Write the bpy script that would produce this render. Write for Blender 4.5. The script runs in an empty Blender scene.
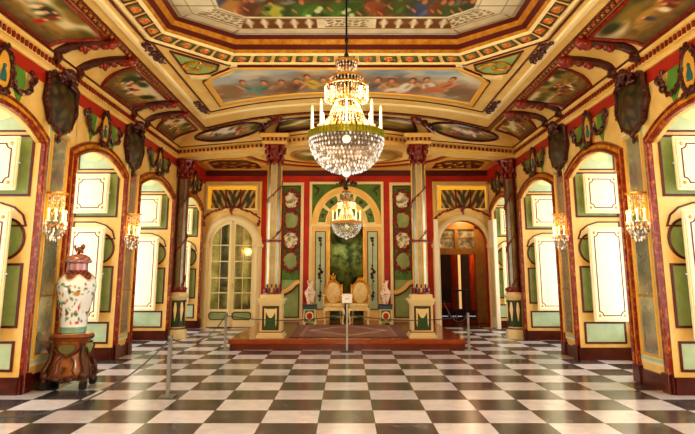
import bpy, bmesh, math, random
from mathutils import Vector, Matrix, noise
from mathutils.geometry import tessellate_polygon

SC = bpy.context.scene
COL = SC.collection
PI = math.pi
RND = random.Random(11)

# ------------------------------------------------------------------ colour + materials
def lin(c):
    if isinstance(c, str):
        c = c.lstrip('#'); c = [int(c[i:i+2], 16) for i in (0, 2, 4)]
    out = []
    for x in c:
        x = max(0., min(255., x)) / 255.
        out.append(x/12.92 if x <= .04045 else ((x+.055)/1.055)**2.4)
    return out

def mat(name, col, rough=.5, metal=0., var=None, scale=6., contrast=(.35, .65), spec=.5, emit=None, estr=0., bump=0., coat=0., trans=0., alpha=1., stretch=None):
    m = bpy.data.materials.new(name); m.use_nodes = True
    nt = m.node_tree; b = nt.nodes['Principled BSDF']
    b.inputs['Base Color'].default_value = (*lin(col), 1)
    b.inputs['Roughness'].default_value = rough
    b.inputs['Metallic'].default_value = metal
    b.inputs['Specular IOR Level'].default_value = spec
    b.inputs['Coat Weight'].default_value = coat
    b.inputs['Transmission Weight'].default_value = trans
    if emit:
        b.inputs['Emission Color'].default_value = (*lin(emit), 1)
        b.inputs['Emission Strength'].default_value = estr
    if var or bump:
        tc = nt.nodes.new('ShaderNodeTexCoord')
        n = nt.nodes.new('ShaderNodeTexNoise')
        n.inputs['Scale'].default_value = scale; n.inputs['Detail'].default_value = 6
        n.inputs['Roughness'].default_value = .62
        if stretch:
            mp = nt.nodes.new('ShaderNodeMapping'); mp.inputs['Scale'].default_value = stretch
            nt.links.new(tc.outputs['Object'], mp.inputs['Vector']); nt.links.new(mp.outputs['Vector'], n.inputs['Vector'])
        else:
            nt.links.new(tc.outputs['Object'], n.inputs['Vector'])
        if var:
            r = nt.nodes.new('ShaderNodeValToRGB')
            r.color_ramp.elements[0].position = contrast[0]; r.color_ramp.elements[1].position = contrast[1]
            r.color_ramp.elements[0].color = (*lin(col), 1); r.color_ramp.elements[1].color = (*lin(var), 1)
            nt.links.new(n.outputs['Fac'], r.inputs['Fac']); nt.links.new(r.outputs['Color'], b.inputs['Base Color'])
        if bump:
            bp = nt.nodes.new('ShaderNodeBump'); bp.inputs['Strength'].default_value = bump; bp.inputs['Distance'].default_value = .02
            nt.links.new(n.outputs['Fac'], bp.inputs['Height']); nt.links.new(bp.outputs['Normal'], b.inputs['Normal'])
    return m

def paint_mat(name, rough=.5, coat=0.):
    m = bpy.data.materials.new(name); m.use_nodes = True
    nt = m.node_tree; b = nt.nodes['Principled BSDF']
    a = nt.nodes.new('ShaderNodeVertexColor'); a.layer_name = 'Col'
    nt.links.new(a.outputs['Color'], b.inputs['Base Color'])
    b.inputs['Roughness'].default_value = rough; b.inputs['Coat Weight'].default_value = coat
    return m

def glass_mat():
    m = bpy.data.materials.new('window glass'); m.use_nodes = True
    nt = m.node_tree; nt.nodes.remove(nt.nodes['Principled BSDF'])
    t = nt.nodes.new('ShaderNodeBsdfTransparent'); g = nt.nodes.new('ShaderNodeBsdfGlossy'); g.inputs['Roughness'].default_value = .02
    x = nt.nodes.new('ShaderNodeMixShader'); x.inputs['Fac'].default_value = .07
    nt.links.new(t.outputs[0], x.inputs[1]); nt.links.new(g.outputs[0], x.inputs[2])
    nt.links.new(x.outputs[0], nt.nodes['Material Output'].inputs['Surface'])
    return m

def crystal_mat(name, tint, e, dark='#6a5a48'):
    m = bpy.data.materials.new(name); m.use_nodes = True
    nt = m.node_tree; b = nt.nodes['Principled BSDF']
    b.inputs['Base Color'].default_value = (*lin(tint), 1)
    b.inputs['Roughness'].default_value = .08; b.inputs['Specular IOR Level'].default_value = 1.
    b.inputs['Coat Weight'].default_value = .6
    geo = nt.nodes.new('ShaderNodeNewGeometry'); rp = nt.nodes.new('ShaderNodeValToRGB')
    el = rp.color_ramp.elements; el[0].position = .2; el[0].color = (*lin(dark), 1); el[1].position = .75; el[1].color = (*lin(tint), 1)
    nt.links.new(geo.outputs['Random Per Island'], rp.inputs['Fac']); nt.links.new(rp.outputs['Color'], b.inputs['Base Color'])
    nt.links.new(rp.outputs['Color'], b.inputs['Emission Color']); b.inputs['Emission Strength'].default_value = e  # glitter painted in: random tone per bead plus a faint self-glow
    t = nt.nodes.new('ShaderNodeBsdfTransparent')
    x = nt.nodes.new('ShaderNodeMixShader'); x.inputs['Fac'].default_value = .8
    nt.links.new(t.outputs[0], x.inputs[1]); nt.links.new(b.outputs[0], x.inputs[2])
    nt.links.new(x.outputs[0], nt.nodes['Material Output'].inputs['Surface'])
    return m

def floor_mat():
    m = bpy.data.materials.new('checker marble'); m.use_nodes = True
    nt = m.node_tree; b = nt.nodes['Principled BSDF']; N = nt.nodes.new; L = nt.links.new
    tc = N('ShaderNodeTexCoord'); sep = N('ShaderNodeSeparateXYZ'); L(tc.outputs['Object'], sep.inputs[0])
    def mth(op, a, bb=None):
        n = N('ShaderNodeMath'); n.operation = op
        for i, v in enumerate((a, bb)):
            if v is None: continue
            if isinstance(v, (int, float)): n.inputs[i].default_value = v
            else: L(v, n.inputs[i])
        return n.outputs[0]
    ux = mth('ADD', mth('DIVIDE', sep.outputs['X'], TILE), 100.5)
    uy = mth('ADD', mth('DIVIDE', mth('SUBTRACT', sep.outputs['Y'], TY0), TILE), 100.)
    fx, fy = mth('FLOOR', ux), mth('FLOOR', uy)
    par = mth('MODULO', mth('ADD', fx, fy), 2.)
    # per tile tone
    comb = N('ShaderNodeCombineXYZ'); L(fx, comb.inputs[0]); L(fy, comb.inputs[1])
    wn = N('ShaderNodeTexWhiteNoise'); wn.noise_dimensions = '2D'; L(comb.outputs[0], wn.inputs['Vector'])
    # vein coordinates shifted tile by tile
    add = N('ShaderNodeVectorMath'); add.operation = 'MULTIPLY_ADD'
    L(wn.outputs['Color'], add.inputs[0]); add.inputs[1].default_value = (9, 9, 9); L(tc.outputs['Object'], add.inputs[2])
    n1 = N('ShaderNodeTexNoise'); n1.inputs['Scale'].default_value = 3.2; n1.inputs['Detail'].default_value = 9; n1.inputs['Roughness'].default_value = .68; n1.inputs['Distortion'].default_value = 1.2
    L(add.outputs[0], n1.inputs['Vector'])
    rd = N('ShaderNodeValToRGB'); e = rd.color_ramp.elements
    e[0].position = .3; e[0].color = (*lin('#30333b'), 1); e[1].position = .75; e[1].color = (*lin('#8e8d8c'), 1)
    k = e.new(.52); k.color = (*lin('#4c4e54'), 1)
    L(n1.outputs['Fac'], rd.inputs['Fac'])
    rw = N('ShaderNodeValToRGB'); e = rw.color_ramp.elements
    e[0].position = .3; e[0].color = (*lin('#d6d4e0'), 1); e[1].position = .7; e[1].color = (*lin('#f6f5fb'), 1)
    L(n1.outputs['Fac'], rw.inputs['Fac'])
    mx = N('ShaderNodeMixRGB'); L(par, mx.inputs[0]); L(rd.outputs[0], mx.inputs[1]); L(rw.outputs[0], mx.inputs[2])
    tone = N('ShaderNodeMixRGB'); tone.blend_type = 'MULTIPLY'; tone.inputs[0].default_value = 1.
    tv = mth('ADD', mth('MULTIPLY', wn.outputs['Value'], .28), .76)
    L(mx.outputs[0], tone.inputs[1]); L(tv, tone.inputs[2])
    # joints
    def edge(u):
        f = mth('FRACT', u); return mth('MINIMUM', f, mth('SUBTRACT', 1., f))
    j = mth('LESS_THAN', mth('MINIMUM', edge(ux), edge(uy)), .007)
    jm = N('ShaderNodeMixRGB'); L(j, jm.inputs[0]); L(tone.outputs[0], jm.inputs[1]); jm.inputs[2].default_value = (*lin('#5d5650'), 1)
    L(jm.outputs[0], b.inputs['Base Color'])
    b.inputs['Roughness'].default_value = .2; b.inputs['Specular IOR Level'].default_value = .55
    return m

TILE = .58
TY0 = 6.508       # joint line in front of the camera

M = {}
M['floor'] = None
def mk():
    M['cream'] = mat('cream paint', '#eece88', .45, var='#e0b862', scale=2.2)
    M['cream2'] = mat('pale cream paint', '#efdba4', .4)
    M['ceil'] = mat('ceiling cream', '#eccd84', .5, var='#e0b85e', scale=1.6)
    M['green'] = mat('sage green paint', '#82975a', .45, var='#9aac72', scale=4)
    M['pgreen'] = mat('pale green paint', '#a9c19d', .45, var='#bccfae', scale=4)
    M['vgreen'] = mat('leaf green paint', '#3d6a20', .45, var='#5a822c', scale=5)
    M['redline'] = mat('oxblood line', '#540d06', .4)
    M['redwall'] = mat('vermilion wall', '#c82c0c', .5, var='#a41e08', scale=2.)
    M['redband'] = mat('brick red band', '#a8280f', .5)
    M['jamb'] = mat('red gold marbling', '#7a1203', .3, var='#cc7c1c', scale=15, contrast=(.5, .72), coat=.3)
    M['gjamb'] = mat('amber marbling', '#d19a2c', .32, var='#9a4a10', scale=14, contrast=(.46, .62), coat=.3)
    M['base'] = mat('red brown marble base', '#400c04', .28, var='#5e1a0a', scale=6, coat=.3)
    M['carve'] = mat('dark carved wood', '#2c0604', .3, var='#581a0c', scale=18, coat=.4)
    M['carver'] = mat('red carved wood', '#5e0d05', .34, var='#952c10', scale=20, coat=.3)
    M['gold'] = mat('gilding', '#d9a441', .32, .55, var='#b57a22', scale=12)
    M['goldpaint'] = mat('gold paint', '#e3b04a', .4, .1)
    M['lit'] = mat('glowing ochre niche', '#f2c234', .5, emit='#ffc030', estr=.18)  # self-glow put into the paint in place of light on the niche
    M['deepg'] = mat('deep green paint', '#2a5722', .45)
    M['floret'] = mat('dull gilt floret', '#a8672a', .4)
    M['rosette'] = mat('russet rosette', '#a8481c', .4, var='#d08a3a', scale=25)
    M['lozenge'] = mat('bright green lozenge', '#5f8f35', .45)
    M['cpanel'] = mat('corner panel green', '#a3b66c', .45, var='#8fa858', scale=4)
    M['pmirror'] = mat('pilaster mirror', '#6f6a54', .3, 1., var='#8d8a70', scale=4)
    M['shutter'] = mat('white shutter paint', '#f1e3bc', .4)
    M['leafw'] = mat('white door edge', '#f8efd8', .4)
    M['mirror'] = mat('reflection-toned mirror', '#d6dcc8', .1, .7, var='#b8c0a8', scale=2.5)  # grey-green tone painted in for pale reflections of the windows
    M['cmirror'] = mat('column mirror', '#a8a490', .36, 1., var='#86836a', scale=3, contrast=(.35, .7))
    M['dmirror'] = mat('dark reflection-toned mirror', '#161c0e', .16, 1., var='#4a5230', scale=3.5, contrast=(.4, .75))  # green noise painted into the tint for reflected foliage
    M['gmirror'] = mat('door mirror', '#c6cca6', .06, .8, var='#6f7c4e', scale=2.)  # mottled green and cream painted in for what the panes reflect
    M['steel'] = mat('brushed steel', '#9aa0a3', .35, .7)
    M['rope'] = mat('grey cord', '#4a4d50', .6)
    M['black'] = mat('black enamel', '#101010', .4)
    M['dais'] = mat('polished red wood', '#8a3410', .2, var='#a84a16', scale=5, stretch=(1, 8, 8), coat=.4)
    M['daisdark'] = mat('dark riser wood', '#5a1206', .3, var='#74200c', scale=5, coat=.3)
    M['stand'] = mat('walnut stand', '#7c4014', .35, var='#a8642a', scale=10, coat=.3)
    M['standd'] = mat('dark carved stand edge', '#3a1d12', .4, var='#5c3520', scale=16)
    M['foot'] = mat('dark foot', '#1f1d1a', .5)
    M['silk'] = mat('cream silk', '#f6e4b4', .55, var='#e6c67c', scale=14)
    M['chairwood'] = mat('gilded cream wood', '#e6c470', .4, .15, var='#f4e6bc', scale=12)
    M['stone'] = mat('cream stone', '#e5d3a0', .45)
    M['candle'] = mat('candle wax', '#fff2d8', .5, emit='#ffe0b0', estr=.35)
    M['flame'] = mat('flame', '#ffd27a', .5, emit='#ffb84a', estr=9)
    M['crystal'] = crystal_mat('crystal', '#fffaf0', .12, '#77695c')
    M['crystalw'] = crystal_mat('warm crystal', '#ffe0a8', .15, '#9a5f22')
    M['gring'] = mat('green gold ring', '#a89c28', .3, .4, var='#6e7a1c', scale=30)
    M['paint'] = paint_mat('painted canvas', .5)
    M['porc'] = paint_mat('painted porcelain', .12, .6)
    M['carpet'] = None
    M['glass'] = glass_mat()
    M['white'] = mat('white sign face', '#eef0ee', .4)
    M['signred'] = mat('red print', '#b3261e', .5)
    M['silver'] = mat('silver leaf', '#dedcc6', .35, .3, var='#6f6a3c', scale=9, contrast=(.42, .62))
    M['blue'] = mat('blue slate top', '#2c5a72', .4)
    M['peach'] = mat('peach porcelain', '#f0dec6', .15, var='#c2583a', scale=17, contrast=(.54, .6), coat=.5)
    M['bfig'] = mat('jade glaze', '#2f6a6a', .3)
    M['dark'] = mat('dark figure', '#241a14', .5)
    M['amber'] = mat('amber marble', '#a5591f', .3, var='#d0a04a', scale=8, coat=.3)
    M['dim'] = mat('dim room wall', '#4a160c', .6, var='#240a06', scale=2)
    M['ochre'] = mat('ochre wood', '#a87c2c', .45, var='#8c5f1c', scale=5)
    M['curtain'] = mat('orange curtain', '#d2641c', .7, var='#8c340c', scale=5, stretch=(9, 9, .4))
    M['sheer'] = mat('sheer curtain', '#f4e3bd', .7, emit='#ffe0b0', estr=.1)  # faint emission stands in for window light on this strip
    M['redfloor'] = mat('red polished floor', '#7c2413', .2, var='#5a160c', scale=3)

# ------------------------------------------------------------------ mesh builder
class G:
    def __init__(s, T=None): s.bm = bmesh.new(); s.T = T
    def v(s, p):
        p = Vector(p)
        return s.bm.verts.new(s.T @ p if s.T else p)
    def f(s, vs):
        try: return s.bm.faces.new(vs)
        except ValueError: return None
    def box(s, x0, x1, y0, y1, z0, z1):
        a = [s.v((x, y, z)) for z in (z0, z1) for y in (y0, y1) for x in (x0, x1)]
        for q in ((0, 1, 3, 2), (4, 6, 7, 5), (0, 4, 5, 1), (2, 3, 7, 6), (0, 2, 6, 4), (1, 5, 7, 3)): s.f([a[i] for i in q])
        return s
    def bbox(s, x0, x1, y0, y1, z0, z1, b=.01):
        """box with bevelled edges"""
        t = bmesh.new(); bmesh.ops.create_cube(t, size=1)
        for v in t.verts: v.co = Vector(((x0+x1)/2+v.co.x*(x1-x0), (y0+y1)/2+v.co.y*(y1-y0), (z0+z1)/2+v.co.z*(z1-z0)))
        bmesh.ops.bevel(t, geom=t.edges[:], offset=b, segments=2, affect='EDGES')
        return s.merge(t)
    def merge(s, t):
        mp = {v: s.v(v.co) for v in t.verts}
        for f in t.faces: s.f([mp[v] for v in f.verts])
        t.free(); return s
    def prism(s, pts, y0, y1):
        """polygon in xz extruded along y"""
        n = len(pts); tri = tessellate_polygon([[Vector((p[0], p[1], 0)) for p in pts]])
        A = [s.v((p[0], y0, p[1])) for p in pts]
        for t in tri: s.f([A[i] for i in t])
        if y1 is not None:
            B = [s.v((p[0], y1, p[1])) for p in pts]
            for t in tri: s.f([B[i] for i in reversed(t)])
            for i in range(n): s.f([A[i], A[(i+1) % n], B[(i+1) % n], B[i]])
        return s
    def flat(s, pts, z, hole=None):
        """polygon in xy at height z"""
        loops = [[Vector((p[0], p[1], 0)) for p in pts]]
        if hole: loops.append([Vector((p[0], p[1], 0)) for p in hole])
        allp = [p for l in loops for p in l]
        A = [s.v((p.x, p.y, z)) for p in allp]
        for t in tessellate_polygon(loops): s.f([A[i] for i in t])
        return s
    def sweep(s, path, prof, closed=False, mp=None, profclosed=True):
        """mitred moulding: path in 2D, prof = (offset to the left of travel, height); mp(u,v,h) -> 3D"""
        mp = mp or (lambda u, v, h: (u, -h, v))
        P = [Vector((p[0], p[1])) for p in path]; n = len(P); rows = []
        for i in range(n):
            a = P[i]-P[i-1] if (i > 0 or closed) else P[1]-P[0]
            b = P[(i+1) % n]-P[i] if (i < n-1 or closed) else a
            if not (i > 0 or closed): a = b
            if a.length < 1e-9: a = b
            if b.length < 1e-9: b = a
            a = a.normalized(); b = b.normalized()
            na, nb = Vector((-a.y, a.x)), Vector((-b.y, b.x))
            m = na+nb
            if m.length < 1e-6: m = na
            m = m.normalized(); k = 1/max(.35, m.dot(na))
            rows.append([s.v(mp(P[i].x+m.x*o*k, P[i].y+m.y*o*k, h)) for o, h in prof])
        q = len(prof)
        for i in range(n if closed else n-1):
            A, B = rows[i], rows[(i+1) % n]
            for j in range(q if profclosed else q-1): s.f([A[j], A[(j+1) % q], B[(j+1) % q], B[j]])
        if not closed and profclosed: s.f(rows[0]); s.f(rows[-1][::-1])
        return s
    def lathe(s, prof, n=24, c=(0, 0, 0), sx=1., sy=1., rot=0.):
        rows = []
        for r, z in prof:
            rows.append([s.v((c[0]+sx*max(r, 1e-4)*math.cos(rot+2*PI*i/n), c[1]+sy*max(r, 1e-4)*math.sin(rot+2*PI*i/n), c[2]+z)) for i in range(n)])
        for a, b in zip(rows, rows[1:]):
            for i in range(n): s.f([a[i], a[(i+1) % n], b[(i+1) % n], b[i]])
        s.f(rows[0][::-1]); s.f(rows[-1]); return s
    def tube(s, pts, r, n=8):
        P = [Vector(p) for p in pts]; k = len(P)
        rr = r if isinstance(r, (list, tuple)) else [r]*k
        rows = []; up = None
        for i in range(k):
            d = (P[min(i+1, k-1)]-P[max(i-1, 0)]).normalized()
            if up is None:
                up = d.orthogonal().normalized()
            up = (up-d*up.dot(d))
            up = up.normalized() if up.length > 1e-6 else d.orthogonal().normalized()
            w = d.cross(up)
            rows.append([s.v(P[i]+rr[i]*(up*math.cos(2*PI*j/n)+w*math.sin(2*PI*j/n))) for j in range(n)])
        for a, b in zip(rows, rows[1:]):
            for i in range(n): s.f([a[i], a[(i+1) % n], b[(i+1) % n], b[i]])
        s.f(rows[0][::-1]); s.f(rows[-1]); return s
    def ball(s, c, r, sc=(1, 1, 1), sub=2, rot=None):
        t = bmesh.new(); bmesh.ops.create_icosphere(t, subdivisions=sub, radius=r)
        R = Matrix.Rotation(rot[0], 3, 'X') @ Matrix.Rotation(rot[1], 3, 'Y') @ Matrix.Rotation(rot[2], 3, 'Z') if rot else None
        for v in t.verts:
            p = Vector((v.co.x*sc[0], v.co.y*sc[1], v.co.z*sc[2]))
            v.co = (R @ p if R else p)+Vector(c)
        return s.merge(t)
    def octa(s, c, r, h=None):
        h = h or r; x, y, z = c
        a = [s.v((x+r, y, z)), s.v((x, y+r, z)), s.v((x-r, y, z)), s.v((x, y-r, z))]
        t, b = s.v((x, y, z+h)), s.v((x, y, z-h))
        for i in range(4): s.f([a[i], a[(i+1) % 4], t]); s.f([a[(i+1) % 4], a[i], b])
        return s
    def carve(s, path, r, seed=0, step=1., spread=1., sub=1, out=None):
        """carved foliage: lumps and leaves strung along a path"""
        q = random.Random(seed); P = [Vector(p) for p in path]
        for a, b in zip(P, P[1:]):
            n = max(1, int((b-a).length/(r*step)))
            for i in range(n):
                p = a.lerp(b, (i+q.random()*.6)/n)
                p = p+Vector((q.uniform(-1, 1), q.uniform(-1, 1)*.35, q.uniform(-1, 1)))*r*spread
                k = r*q.uniform(.55, 1.25)
                s.ball(p, k, (q.uniform(.5, 1.2), .6, q.uniform(.5, 1.4)), sub, (q.uniform(-.5, .5), q.uniform(0, PI), 0))
        return s

def obj(name, g, m, parent=None, smooth=False, kind=None, label=None, angle=40):
    bmesh.ops.recalc_face_normals(g.bm, faces=g.bm.faces[:])
    me = bpy.data.meshes.new(name); g.bm.to_mesh(me); g.bm.free()
    if smooth:
        for p in me.polygons: p.use_smooth = True
        me.set_sharp_from_angle(angle=math.radians(angle))
    me.materials.append(m)
    o = bpy.data.objects.new(name, me); COL.objects.link(o)
    if parent: o.parent = parent
    if kind: o['kind'] = kind
    if label: o['label'] = label
    return o

def tag(o, label, cat, group=None):
    o['label'] = label; o['category'] = cat; o['kind'] = 'thing'
    if group: o['group'] = group
    return o

def thing(name, label, cat, loc=(0, 0, 0), rz=0., group=None):
    o = bpy.data.objects.new(name, None); COL.objects.link(o); o.empty_display_size = .1
    o.location = loc; o.rotation_euler = (0, 0, rz)
    return tag(o, label, cat, group)

def struct(name, g, m, label=None, smooth=False, parent=None):
    return obj(name, g, m, parent, smooth, None if parent else 'structure', label)

def struct_empty(name, label, loc=(0, 0, 0), rz=0.):
    o = bpy.data.objects.new(name, None); COL.objects.link(o)
    o.location = loc; o.rotation_euler = (0, 0, rz); o['kind'] = 'structure'; o['label'] = label
    return o

def dup(root, loc, rz=None, label=None, group=None):
    def cp(o, par):
        c = o.copy(); COL.objects.link(c); c.parent = par
        for ch in o.children: cp(ch, c)
        return c
    r = cp(root, None); r.location = loc
    if rz is not None: r.rotation_euler = (0, 0, rz)
    if label: r['label'] = label
    if group: r['group'] = group
    return r

def grid_paint(name, fpos, nu, nv, fcol, m, parent=None, keep=None, kind=None, label=None, closed=False):
    """a canvas: fpos(u,v)->3D, fcol(u,v)->sRGB 0..255; keep(u,v)-> bool trims the outline"""
    vs = []; cols = []; faces = []
    for j in range(nv+1):
        for i in range(nu+1):
            u, v = i/nu, j/nv
            vs.append(tuple(fpos(u, v))); cols.append((*lin(fcol(u, v)), 1.))
    for j in range(nv):
        for i in range(nu):
            if keep and not keep((i+.5)/nu, (j+.5)/nv): continue
            a = j*(nu+1)+i; faces.append((a, a+1, a+nu+2, a+nu+1))
    me = bpy.data.meshes.new(name); me.from_pydata(vs, [], faces); me.update()
    at = me.color_attributes.new('Col', 'FLOAT_COLOR', 'POINT')
    at.data.foreach_set('color', [x for c in cols for x in c])
    for p in me.polygons: p.use_smooth = True
    me.materials.append(m)
    o = bpy.data.objects.new(name, me); COL.objects.link(o)
    if parent: o.parent = parent
    if kind: o['kind'] = kind
    if label: o['label'] = label
    return o

def arc(cx, cz, rx, rz, a0, a1, n=16):
    return [(cx+rx*math.cos(a0+(a1-a0)*i/n), cz+rz*math.sin(a0+(a1-a0)*i/n)) for i in range(n+1)]
def rect(x0, x1, z0, z1): return [(x0, z0), (x1, z0), (x1, z1), (x0, z1)]
def notch(x0, x1, z0, z1, c):
    """rectangle with scooped corners"""
    P = []
    for cx, cz, a in ((x0, z0, PI/2), (x1, z0, PI), (x1, z1, 3*PI/2), (x0, z1, 0)):
        P += [(cx+c*math.cos(a-PI/2*i/4), cz+c*math.sin(a-PI/2*i/4)) for i in range(5)]
    return P
def mix(a, b, t):
    t = max(0., min(1., t)); return tuple(x+(y-x)*t for x, y in zip(a, b))
def sm(a, b, x):
    t = max(0., min(1., (x-a)/(b-a))); return t*t*(3-2*t)
def nz(x, y, s=0., o=3): return noise.fractal(Vector((x, y, s)), .9, 2.1, o)
def blob(c, u, v, cu, cv, ru, rv, col, soft=.35, rot=0.):
    du, dv = u-cu, v-cv
    if rot:
        du, dv = du*math.cos(rot)+dv*math.sin(rot), -du*math.sin(rot)+dv*math.cos(rot)
    d = math.hypot(du/ru, dv/rv)
    return mix(col, c, sm(1-soft, 1+soft*.3, d))
def panel(parent, pts, fill, line, T=None, h=.006, bw=.022, name='painted_panel', bname='panel_border'):
    p = obj(name, G(T).prism(pts, -h, 0.), fill, parent)
    obj(bname, G(T).sweep(pts, [(-bw/2, 0), (-bw/2, h+.012), (bw/2, h+.012), (bw/2, 0)], True), line, p)
    return p
WIN_E, EXPO = 26, 0.88
mk(); M['floor'] = floor_mat()
WX, EY, BY = 4.1, 17.4, -1.2           # side wall planes, end wall, back wall
OPEN = [(0.0, 2.05), (2.95, 5.0), (5.9, 7.95), (8.95, 11.03), (11.85, 14.18), (14.95, 17.1)]
ZS, ZC = 3.2, 3.45                     # spring and crown of the window arches
DEEP = .95
def arch_pts(a, b, zs=ZS, zc=ZC, n=14):
    w = (b-a)/2; h = zc-zs; r = (w*w+h*h)/(2*h); c = (a+b)/2
    t = math.asin(min(1, w/r))
    return [(c+r*math.sin(-t+2*t*i/n), zc-r+r*math.cos(-t+2*t*i/n)) for i in range(n+1)]

# ------------------------------------------------------------------ floor and walls
g = G(); g.f([g.v(p) for p in ((-5.2, BY-.1, 0), (5.2, BY-.1, 0), (5.2, EY+.3, 0), (-5.2, EY+.3, 0))])
struct('floor', g, M['floor'], 'black and white checkered marble floor of the hall')
for s, nm in ((-1, 'left'), (1, 'right')):
    g = G()
    lo = BY
    for a, b in OPEN+[(EY, EY)]:
        x0, x1 = sorted((s*WX, s*(WX+DEEP)))
        g.box(x0, x1, lo, a, 0, 4.05)                     # pier
        if b > a:                                         # wall over the arch
            T = Matrix(((0, s, 0, 0), (1, 0, 0, 0), (0, 0, 1, 0), (0, 0, 0, 1)))   # local x->Y, y->s*X
            ar = arch_pts(a, b)
            gg = G(T).prism([(a, 4.05)]+ar+[(b, 4.05)], WX, WX+.08)
            for f in gg.bm.faces: g.f([g.v(v.co) for v in f.verts])
            gg.bm.free()
            g.box(*sorted((s*(WX+.08), s*(WX+DEEP))), a, b, 3.86, 4.05)   # bay ceiling
        lo = b
    g.box(*sorted((s*WX, s*(WX+DEEP))), BY, EY, 4.05, 4.5)
    struct('wall_'+nm, g, M['cream'], 'cream side wall of arched window bays')
    # red frieze band, cornice mouldings
    T = Matrix(((0, s, 0, 0), (1, 0, 0, 0), (0, 0, 1, 0), (0, 0, 0, 1)))
    struct('trim_%d' % (1 if s < 0 else 2), G().box(*sorted((s*(WX-.02), s*(WX+.01))), BY, EY, 4.02, 4.19), M['redband'], 'brick red frieze band under the cornice')
    g = G()
    prof = [(.0, 4.19), (.05, 4.19), (.06, 4.23), (.09, 4.25), (.1, 4.34), (.14, 4.36), (.15, 4.43), (0, 4.46)]
    for yy in (0,): pass
    rows = [[g.v((s*(WX-o), y, z)) for o, z in prof] for y in (BY, 14.3)]
    for j in range(len(prof)-1): g.f([rows[0][j], rows[1][j], rows[1][j+1], rows[0][j+1]])
    struct('trim_%d' % (3 if s < 0 else 4), g, M['ceil'], 'cream cornice along the top of the side wall')
    g = G(); y = 5.6
    while y < 14.15:
        g.box(*sorted((s*(WX-.09), s*(WX-.135))), y, y+.05, 4.265, 4.335); y += .1
    struct('trim_%d' % (5 if s < 0 else 6), g, M['carver'], 'dark red dentil course of the cornice')
    struct('trim_%d' % (40 if s < 0 else 41), G().box(*sorted((s*(WX-.06), s*(WX-.112))), 5.4, 14.2, 4.25, 4.345), M['ceil'], 'cream ground behind the dentils')
    struct('trim_%d' % (7 if s < 0 else 8), G().box(*sorted((s*(WX-.12), s*(WX-.175))), BY, 14.0, 4.405, 4.425), M['redline'], 'thin oxblood fillet above the dentils')
    # baseboards of piers
    g = G(); lo = BY
    for a, b in OPEN+[(EY, EY)]:
        g.box(*sorted((s*(WX-.035), s*(WX+DEEP))), lo-.02, a+.02, 0, .2)
        for q in (lo+.1, a-.1): g.box(*sorted((s*(WX-.06), s*WX)), q-.1, q+.1, 0, .24)
        lo = b
    struct('baseboard_'+nm, g, M['base'], 'red brown marble baseboard along the piers')
struct('wall_back', G().box(-5.2, 5.2, BY-.2, BY, 0, 4.7), M['cream'], 'cream wall behind the viewer')

# end wall with one open arch on the right
RA0, RA1, RAS = 2.66, 4.0, 2.27
g = G()
g.box(-5.2, RA0, EY, EY+.25, 0, 4.5)
ra = arc((RA0+RA1)/2, RAS, (RA1-RA0)/2, .69, PI, 0, 18)
g.prism([(RA0, 4.5)]+ra+[(RA1, 4.5)], EY, EY+.25)
g.box(RA1, 5.2, EY, EY+.25, 0, 4.5)
struct('wall_end', g, M['redwall'], 'vermilion end wall behind the dais')
g = G()
for a, b in ((-4.1, -3.98), (-2.5, -1.95), (1.95, 2.5), (4.1, 4.2)): g.box(a, b, EY-.03, EY, 0, .2)
struct('baseboard_end', g, M['base'], 'red brown baseboard on the end wall')

# ------------------------------------------------------------------ ceiling
FZ = 4.66
def Bc(x): return 12.4+.27*x*x if abs(x) < 1.75 else 13.227+.37*(abs(x)-1.75)        # front of the columned cornice (bows toward the room)
def Oc(x): return 11.7+.146*x*x        # inner ornament line
CX0, CX1 = 3.99, 3.18
COVE = [(0, 4.41), (.06, 4.48), (.16, 4.54), (.32, 4.59), (.6, 4.63), (1, FZ)]
def cz(t):
    for (a, za), (b, zb) in zip(COVE, COVE[1:]):
        if t <= b: return za+(zb-za)*(t-a)/(b-a)
    return FZ
def cove_side(s, y, t, drop=0.): return Vector((s*(CX0+(CX1-CX0)*t), y, cz(t)-drop))
def cove_end(q, t, drop=0.):
    xo, xi = CX0*q, CX1*q
    return Vector((xo+(xi-xo)*t, Bc(xo)+(Oc(xi)-Bc(xo))*t, cz(t)-drop))
TS = [0, .03, .06, .11, .16, .24, .32, .45, .6, .8, 1]
for s in (-1, 1):
    g = G()
    for q in (0, 1):
        pass
    A = [g.v(cove_side(s, BY, t)) for t in TS]
    Bq = [g.v((s*(CX0+(CX1-CX0)*t), cove_end(1, t).y, cz(t))) for t in TS]
    for i in range(len(TS)-1): g.f([A[i], Bq[i], Bq[i+1], A[i+1]])
    struct('ceiling_cove', g, M['ceil'], 'cream cove above the cornice of the side wall', True)
g = G(); NQ = 48
rows = [[g.v(cove_end(-1+2*i/NQ, t)) for t in TS] for i in range(NQ+1)]
for i in range(NQ):
    for j in range(len(TS)-1): g.f([rows[i][j], rows[i+1][j], rows[i+1][j+1], rows[i][j+1]])
struct('ceiling_cove', g, M['ceil'], 'cream bowed cove above the columned cornice', True)

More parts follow.
